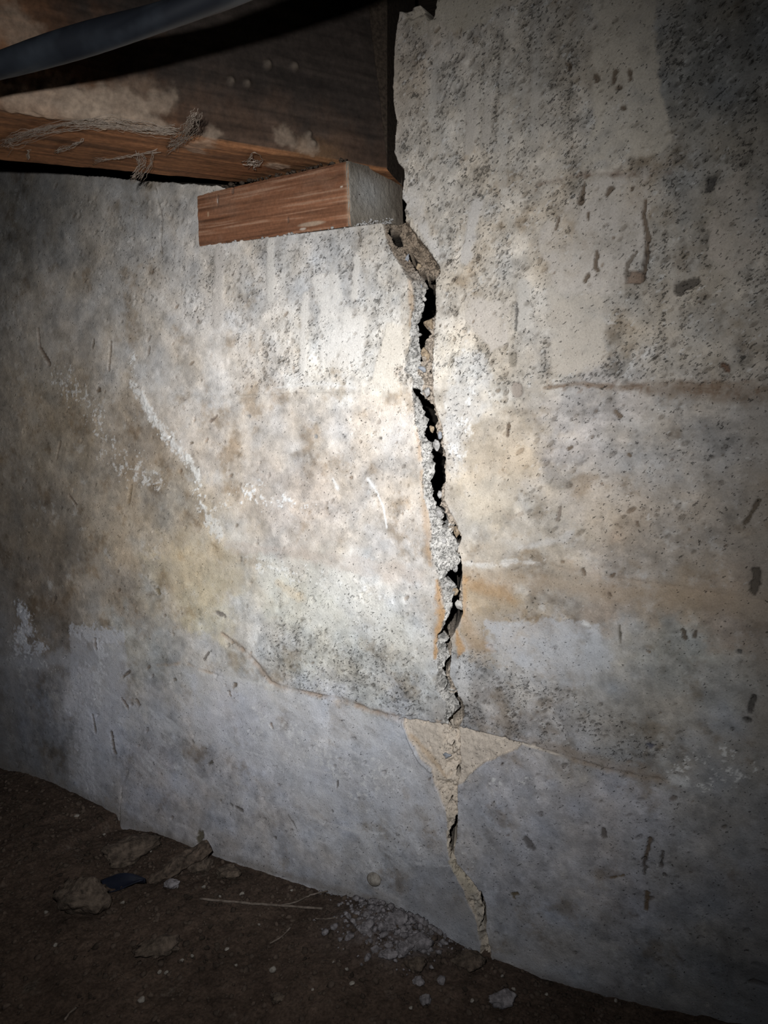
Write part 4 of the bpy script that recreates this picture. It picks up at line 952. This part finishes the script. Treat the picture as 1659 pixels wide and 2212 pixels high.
# spoil heap of pale crumbs under the crack
hp = atz(845, 2020, ZB); heap = np.exp(-(((SX-hp[0])/.035)**2 + ((SY-hp[1])/.03)**2)); SZ = SZ + .006*heap
sn = fbm(SX, SY, .03, 5, 411, .65); s2 = fbm(SX, SY, .008, 4, 413, .65)
SCc = np.array((.078,.055,.042))*(1 + .45*sn + .45*s2)[..., None]
SCc = lerp(SCc, np.array((.20,.185,.19)), (np.clip(heap*1.3*(.6 + .9*s2), 0, .9))[..., None])
gm = sst(.35, .75, fbm(SX, SY, .012, 4, 415, .7))*.35; SCc = lerp(SCc, np.array((.19,.165,.14)), gm[..., None])
floor = new_obj('floor', grid_mesh('floor', np.stack([SX, SY, SZ], -1), np.clip(SCc, .006, 1)), M['soil'])
tag(floor, 'bare dark brown soil littered with crumbs and stones', kind='structure')
def soil_at(px, py):                        # where the sight line meets the soil
    d = ray(px, py); t0 = .15
    for k in range(600):
        p = CAM + d*(t0 + k*.0015)
        if p[1] > 0: return p
        z = float(soil_z(np.array([p[0]]), np.array([p[1]]))[0]) + .006*math.exp(-(((p[0]-hp[0])/.035)**2 + ((p[1]-hp[1])/.03)**2))
        if p[2] <= z: p[2] = z; return p
    return p
# crumbs all over the soil
r = random.Random(11); pts = []
for k in range(5200):
    x = r.uniform(-.82, .0); y = -abs(r.gauss(0, .14)) - .002
    if y < -.36: continue
    z = float(0); pts.append([x, y, 0])
pa = np.array(pts); pa[:, 2] = soil_z(pa[:, 0], pa[:, 1]) + .0004 + .006*np.exp(-(((pa[:, 0]-hp[0])/.035)**2 + ((pa[:, 1]-hp[1])/.03)**2))
o = crumbs('soil_crumbs', pa, .0007, .0042, M['crumb'], 12, parent=floor); tag(o, 'fine dark crumbs of earth strewn over the soil', kind='stuff')
hpts = []
for k in range(420):
    x = r.gauss(hp[0], .026); y = min(-.003, r.gauss(hp[1], .020)); hpts.append([x, y, 0])
pa = np.array(hpts); pa[:, 2] = soil_z(pa[:, 0], pa[:, 1]) + .001 + .006*np.exp(-(((pa[:, 0]-hp[0])/.035)**2 + ((pa[:, 1]-hp[1])/.03)**2))
o = crumbs('mortar_rubble', pa, .0010, .0052, M['lump'], 13); tag(o, 'heap of pale grey mortar crumbs at the foot of the wall', 'rubble', kind='stuff')

def lay(name, px, py, rw, rh, seed, mat, label, cat, group=None, sub=3, flat=.75, amp=.4, rot=0.0, depth=.8, sink=.35, me=None):
    p = soil_at(px, py); s = np.linalg.norm(p - CAM)/F
    me = me or rock_mesh(name, seed, max(sub, 4), amp*1.25, flat, 1.0, cut=(.58, .9))
    me = me.copy(); a = rw*s; me.transform(Matrix.Diagonal((a, a*depth, a*rh/rw, 1)))
    o = new_obj(name, me, mat if not me.materials else None); o.rotation_euler = (0, 0, rot + YAW)
    o.location = (p[0], p[1], p[2] + a*rh/rw*flat*(1 - sink) - 0.0)
    tag(o, label, cat, group); return o
lay('stone', 178, 1965, 44, 46, 21, M['clod'], 'large brown lump of stone lying on the soil at the far left', 'stone', flat=.85, amp=.5, sub=4)
lay('stone', 345, 2055, 42, 26, 23, M['clod'], 'flattish tan stone tilted in the soil below the wood splinter', 'stone', flat=.6, amp=.5, rot=.5, sub=4)
lay('stone', 285, 1850, 62, 36, 24, M['clod'], 'broad dark stone slab lying against the wall left of the splinter', 'stone', flat=.5, amp=.35, rot=.5, sub=4, depth=.6)
lay('stone', 905, 2045, 26, 22, 25, M['lump'], 'rounded grey stone on the mortar heap nearest the wall', 'stone', flat=.8, amp=.25)
lay('stone', 873, 2062, 16, 20, 26, M['lump'], 'upright pale mortar chunk in front of the rounded grey stone', 'stone', flat=.9)
lay('stone', 795, 2005, 13, 12, 27, M['lump'], 'pale mortar chunk at the left end of the mortar heap', 'stone')
lay('stone', 858, 1995, 22, 18, 28, M['lump'], 'pale lump of mortar at the top of the heap by the wall', 'stone')
lay('stone', 838, 2068, 18, 12, 29, M['lump'], 'flat pale mortar chunk at the lower edge of the heap', 'stone')
lay('stone', 370, 1915, 15, 11, 30, M['lump'], 'pale grey chunk lying just under the wood splinter', 'stone')
lay('stone', 495, 1895, 24, 20, 31, M['clod'], 'brown stone beside the wall just right of the splinter', 'stone', flat=.7, amp=.5)
lay('stone', 430, 1880, 30, 22, 32, M['clod'], 'dark earthy stone propping the right end of the splinter', 'stone', flat=.7, amp=.5)
lay('stone', 900, 2092, 24, 14, 33, M['clod'], 'dark brown stone at the right foot of the mortar heap', 'stone', flat=.7)
lay('stone', 1010, 2085, 30, 18, 34, M['clod'], 'brown stone at the bottom end of the wall crack', 'stone', flat=.7, amp=.5)
lay('stone', 600, 2160, 17, 12, 35, M['clod'], 'small pale forked chip lying on the soil near the bottom', 'stone', flat=.5, amp=.7)
lay('stone', 1085, 2165, 28, 14, 36, M['lump'], 'grey stone on the dark soil below the crack foot', 'stone', flat=.6)
lay('stone', 920, 2170, 13, 15, 37, M['lump'], 'small grey stone standing upright near the bottom edge', 'stone')
lay('stone', 905, 2128, 12, 10, 38, M['lump'], 'small pale stone on the soil below the mortar heap', 'stone')
pm = [rock_mesh('pebble', 500+k, 2, .3, .75) for k in range(5)]
for me in pm: me.materials.append(M['pebble'])
for i, (px, py, s, lab) in enumerate([
 (165,1766,6,'white pebble on the dark soil close to the wall, far left'), (225,1805,5,'pale pebble left of the broad dark slab'), (325,1840,4,'tiny white pebble right of the broad dark slab'),
 (590,2099,8,'largest round white pebble in the open soil between stone and heap'), (749,2097,6,'white pebble left of the foot of the mortar heap'), (760,2128,6,'pale pebble just below the white one beside the heap'),
 (393,2080,6,'white pebble right of the flattish tan stone, nearest it'), (415,2070,5,'small pebble behind the one beside the tan stone'), (360,2105,5,'elongated white pebble below the flattish tan stone'),
 (510,2088,5,'small white pebble right of the tan stone, alone on the soil'), (490,2055,5,'dull pebble between the tan stone and the curved root'), (440,1918,6,'pale upright pebble below the dark stone propping the splinter'),
 (475,1938,4,'tiny pebble above the left end of the long twig'), (523,1935,6,'white pebble above the middle of the long twig'), (630,1925,5,'white pebble by the wall above the thin forked twig'),
 (690,1930,4,'tiny pebble by the wall at the tip of the thin twig'), (265,1952,6,'pale flat pebble right of the large brown stone'), (100,1975,6,'faint pebble left of the large brown stone'),
 (345,2102,5,'white pebble under the left end of the tan stone'), (887,2180,6,'pebble by the bottom edge left of the small upright stone'), (1020,2165,5,'pebble between the upright stone and the grey stone near the bottom'),
 (1085,2110,5,'pale pebble against the wall right of the crack foot'), (1110,2140,6,'pebble right above the grey stone under the crack foot'), (1330,2165,5,'pale pebble by the wall, far right'),
 (305,2165,11,'reddish round pebble near the bottom left corner'), (675,2140,4,'tiny pebble right of the forked chip'), (720,2080,4,'tiny pebble left of the heap, above the white ones'),
 (560,2000,4,'tiny pebble under the middle of the long twig'), (120,2045,5,'dim pebble below the large brown stone'), (1180,2150,5,'pebble on the soil right of the grey stone below the crack')]):
    lay('pebble', px, py, s, s*.8, 0, M['pebble'], lab, 'pebble', 'pale pebbles scattered on the soil', rot=i*1.3, flat=.75, me=pm[i % 5])

# wood splinter leaning by the wall
def splinter(name, pa, pb, w, hgt, mat, label, cat, seed, n=14):
    pa, pb = np.array(pa), np.array(pb); t = pb - pa; L = np.linalg.norm(t); t /= L
    a = np.cross(t, [0, 0, 1.0]); a /= np.linalg.norm(a); b = np.cross(a, t); r = random.Random(seed); V = []; Fc = []
    for i in range(n+1):
        f = i/n; tap = min(1, .35 + 1.6*f) * (1 if f < .95 else .85)
        c = pa + t*L*f
        for (x, y) in ((-1, -1), (-.2, -1.05), (1, -.9), (1.05, .1), (.9, 1), (.1, 1.1), (-.9, .95), (-1.05, 0)):
            V.append(c + a*x*w*tap*(1 + r.gauss(0, .10)) + b*y*hgt*tap*(1 + r.gauss(0, .14)))
    for i in range(n):
        for k in range(8): Fc.append((i*8+k, i*8+(k+1) % 8, (i+1)*8+(k+1) % 8, (i+1)*8+k))
    Fc.append(tuple(range(7, -1, -1))); Fc.append(tuple(n*8+k for k in range(8)))
    o = new_obj(name, py_mesh(name, V, Fc), mat); tag(o, label, cat); return o
s0 = soil_at(322, 1914); s1 = at(453, 1826, -.016)
splinter('wood_splinter', s0 + np.array([0, 0, .003]), s1, .0056, .0050, M['splinter'], 'weathered broken wood splinter leaning against the wall foot', 'wood splinter', 5)
def twig(pxs, rad, label, seed, lift=.0015):
    P3 = [soil_at(*p) + np.array([0, 0, lift]) for p in pxs]; c = bez(P3, 8); r = random.Random(seed)
    c = [p + np.array([0, 0, r.gauss(0, .0002)]) for p in c]
    o = tube('twig', c, [rad*MM*r.uniform(.8, 1.15) for _ in c], M['twig'], 8); tag(o, label, 'twig'); return o
twig([(432,1950),(500,1956),(560,1961),(620,1966),(697,1971)], 1.0, 'long straight twig lying on the soil below the wall', 1, .003)
twig([(600,1966),(640,1956),(670,1944),(708,1932)], .7, 'short thin twig branching up from the long twig to the wall', 2, .003)
twig([(680,1988),(705,1990),(730,1986)], .5, 'tiny pale twig just right of the long twig tip', 3)
twig([(583,2042),(605,2030),(628,2008)], .6, 'thin curved brown root sticking from the soil', 4)
twig([(140,2210),(150,2195),(165,2182)], .8, 'short twig at the bottom left edge', 5)
# scrap of blue plastic between stone and splinter
def scrap():
    c = soil_at(248, 1916); V = []; Fc = []; n, m_ = 14, 8; s = np.linalg.norm(c - CAM)/F
    for j in range(m_+1):
        for i in range(n+1):
            u = i/n - .5; v = j/m_ - .5
            x = u*112*s; y = v*44*s*(1 - abs(u)); z = .004 + .004*math.sin(5*u + 3*v) + .003*math.sin(9*v - 2*u)
            V.append(c + np.array([x*.86 - y*.5, x*.5 + y*.86, z]))
    for j in range(m_):
        for i in range(n): Fc.append((j*(n+1)+i, j*(n+1)+i+1, (j+1)*(n+1)+i+1, (j+1)*(n+1)+i))
    o = new_obj('plastic_scrap', py_mesh('plastic_scrap', V, Fc, True), M['plastic_blue'])
    mo = o.modifiers.new('thickness', 'SOLIDIFY'); mo.thickness = .0008
    tag(o, 'crumpled dark blue plastic scrap lying behind the large brown stone', 'plastic scrap')
scrap()

# ================================================================== FLOOR ABOVE
ceil = bpy.data.objects.new('ceiling', None); col.objects.link(ceil); tag(ceil, 'dark plank floor seen from below', kind='structure')
zc = max(Z1 + HB, Z_TOP + .055) + .004
for k in range(14):
    y0 = -1.5 + k*.125; w_ = .121
    v = [(-1.35, y0, zc), (.4, y0, zc), (.4, y0+w_, zc), (-1.35, y0+w_, zc)]; v = v + [(a_, b_, zc+.022) for a_, b_, _ in v]
    new_obj('plank', py_mesh('plank', v, [(0,3,2,1),(4,5,6,7),(0,1,5,4),(1,2,6,5),(2,3,7,6),(3,0,4,7)]), M['dark_wood'], ceil)
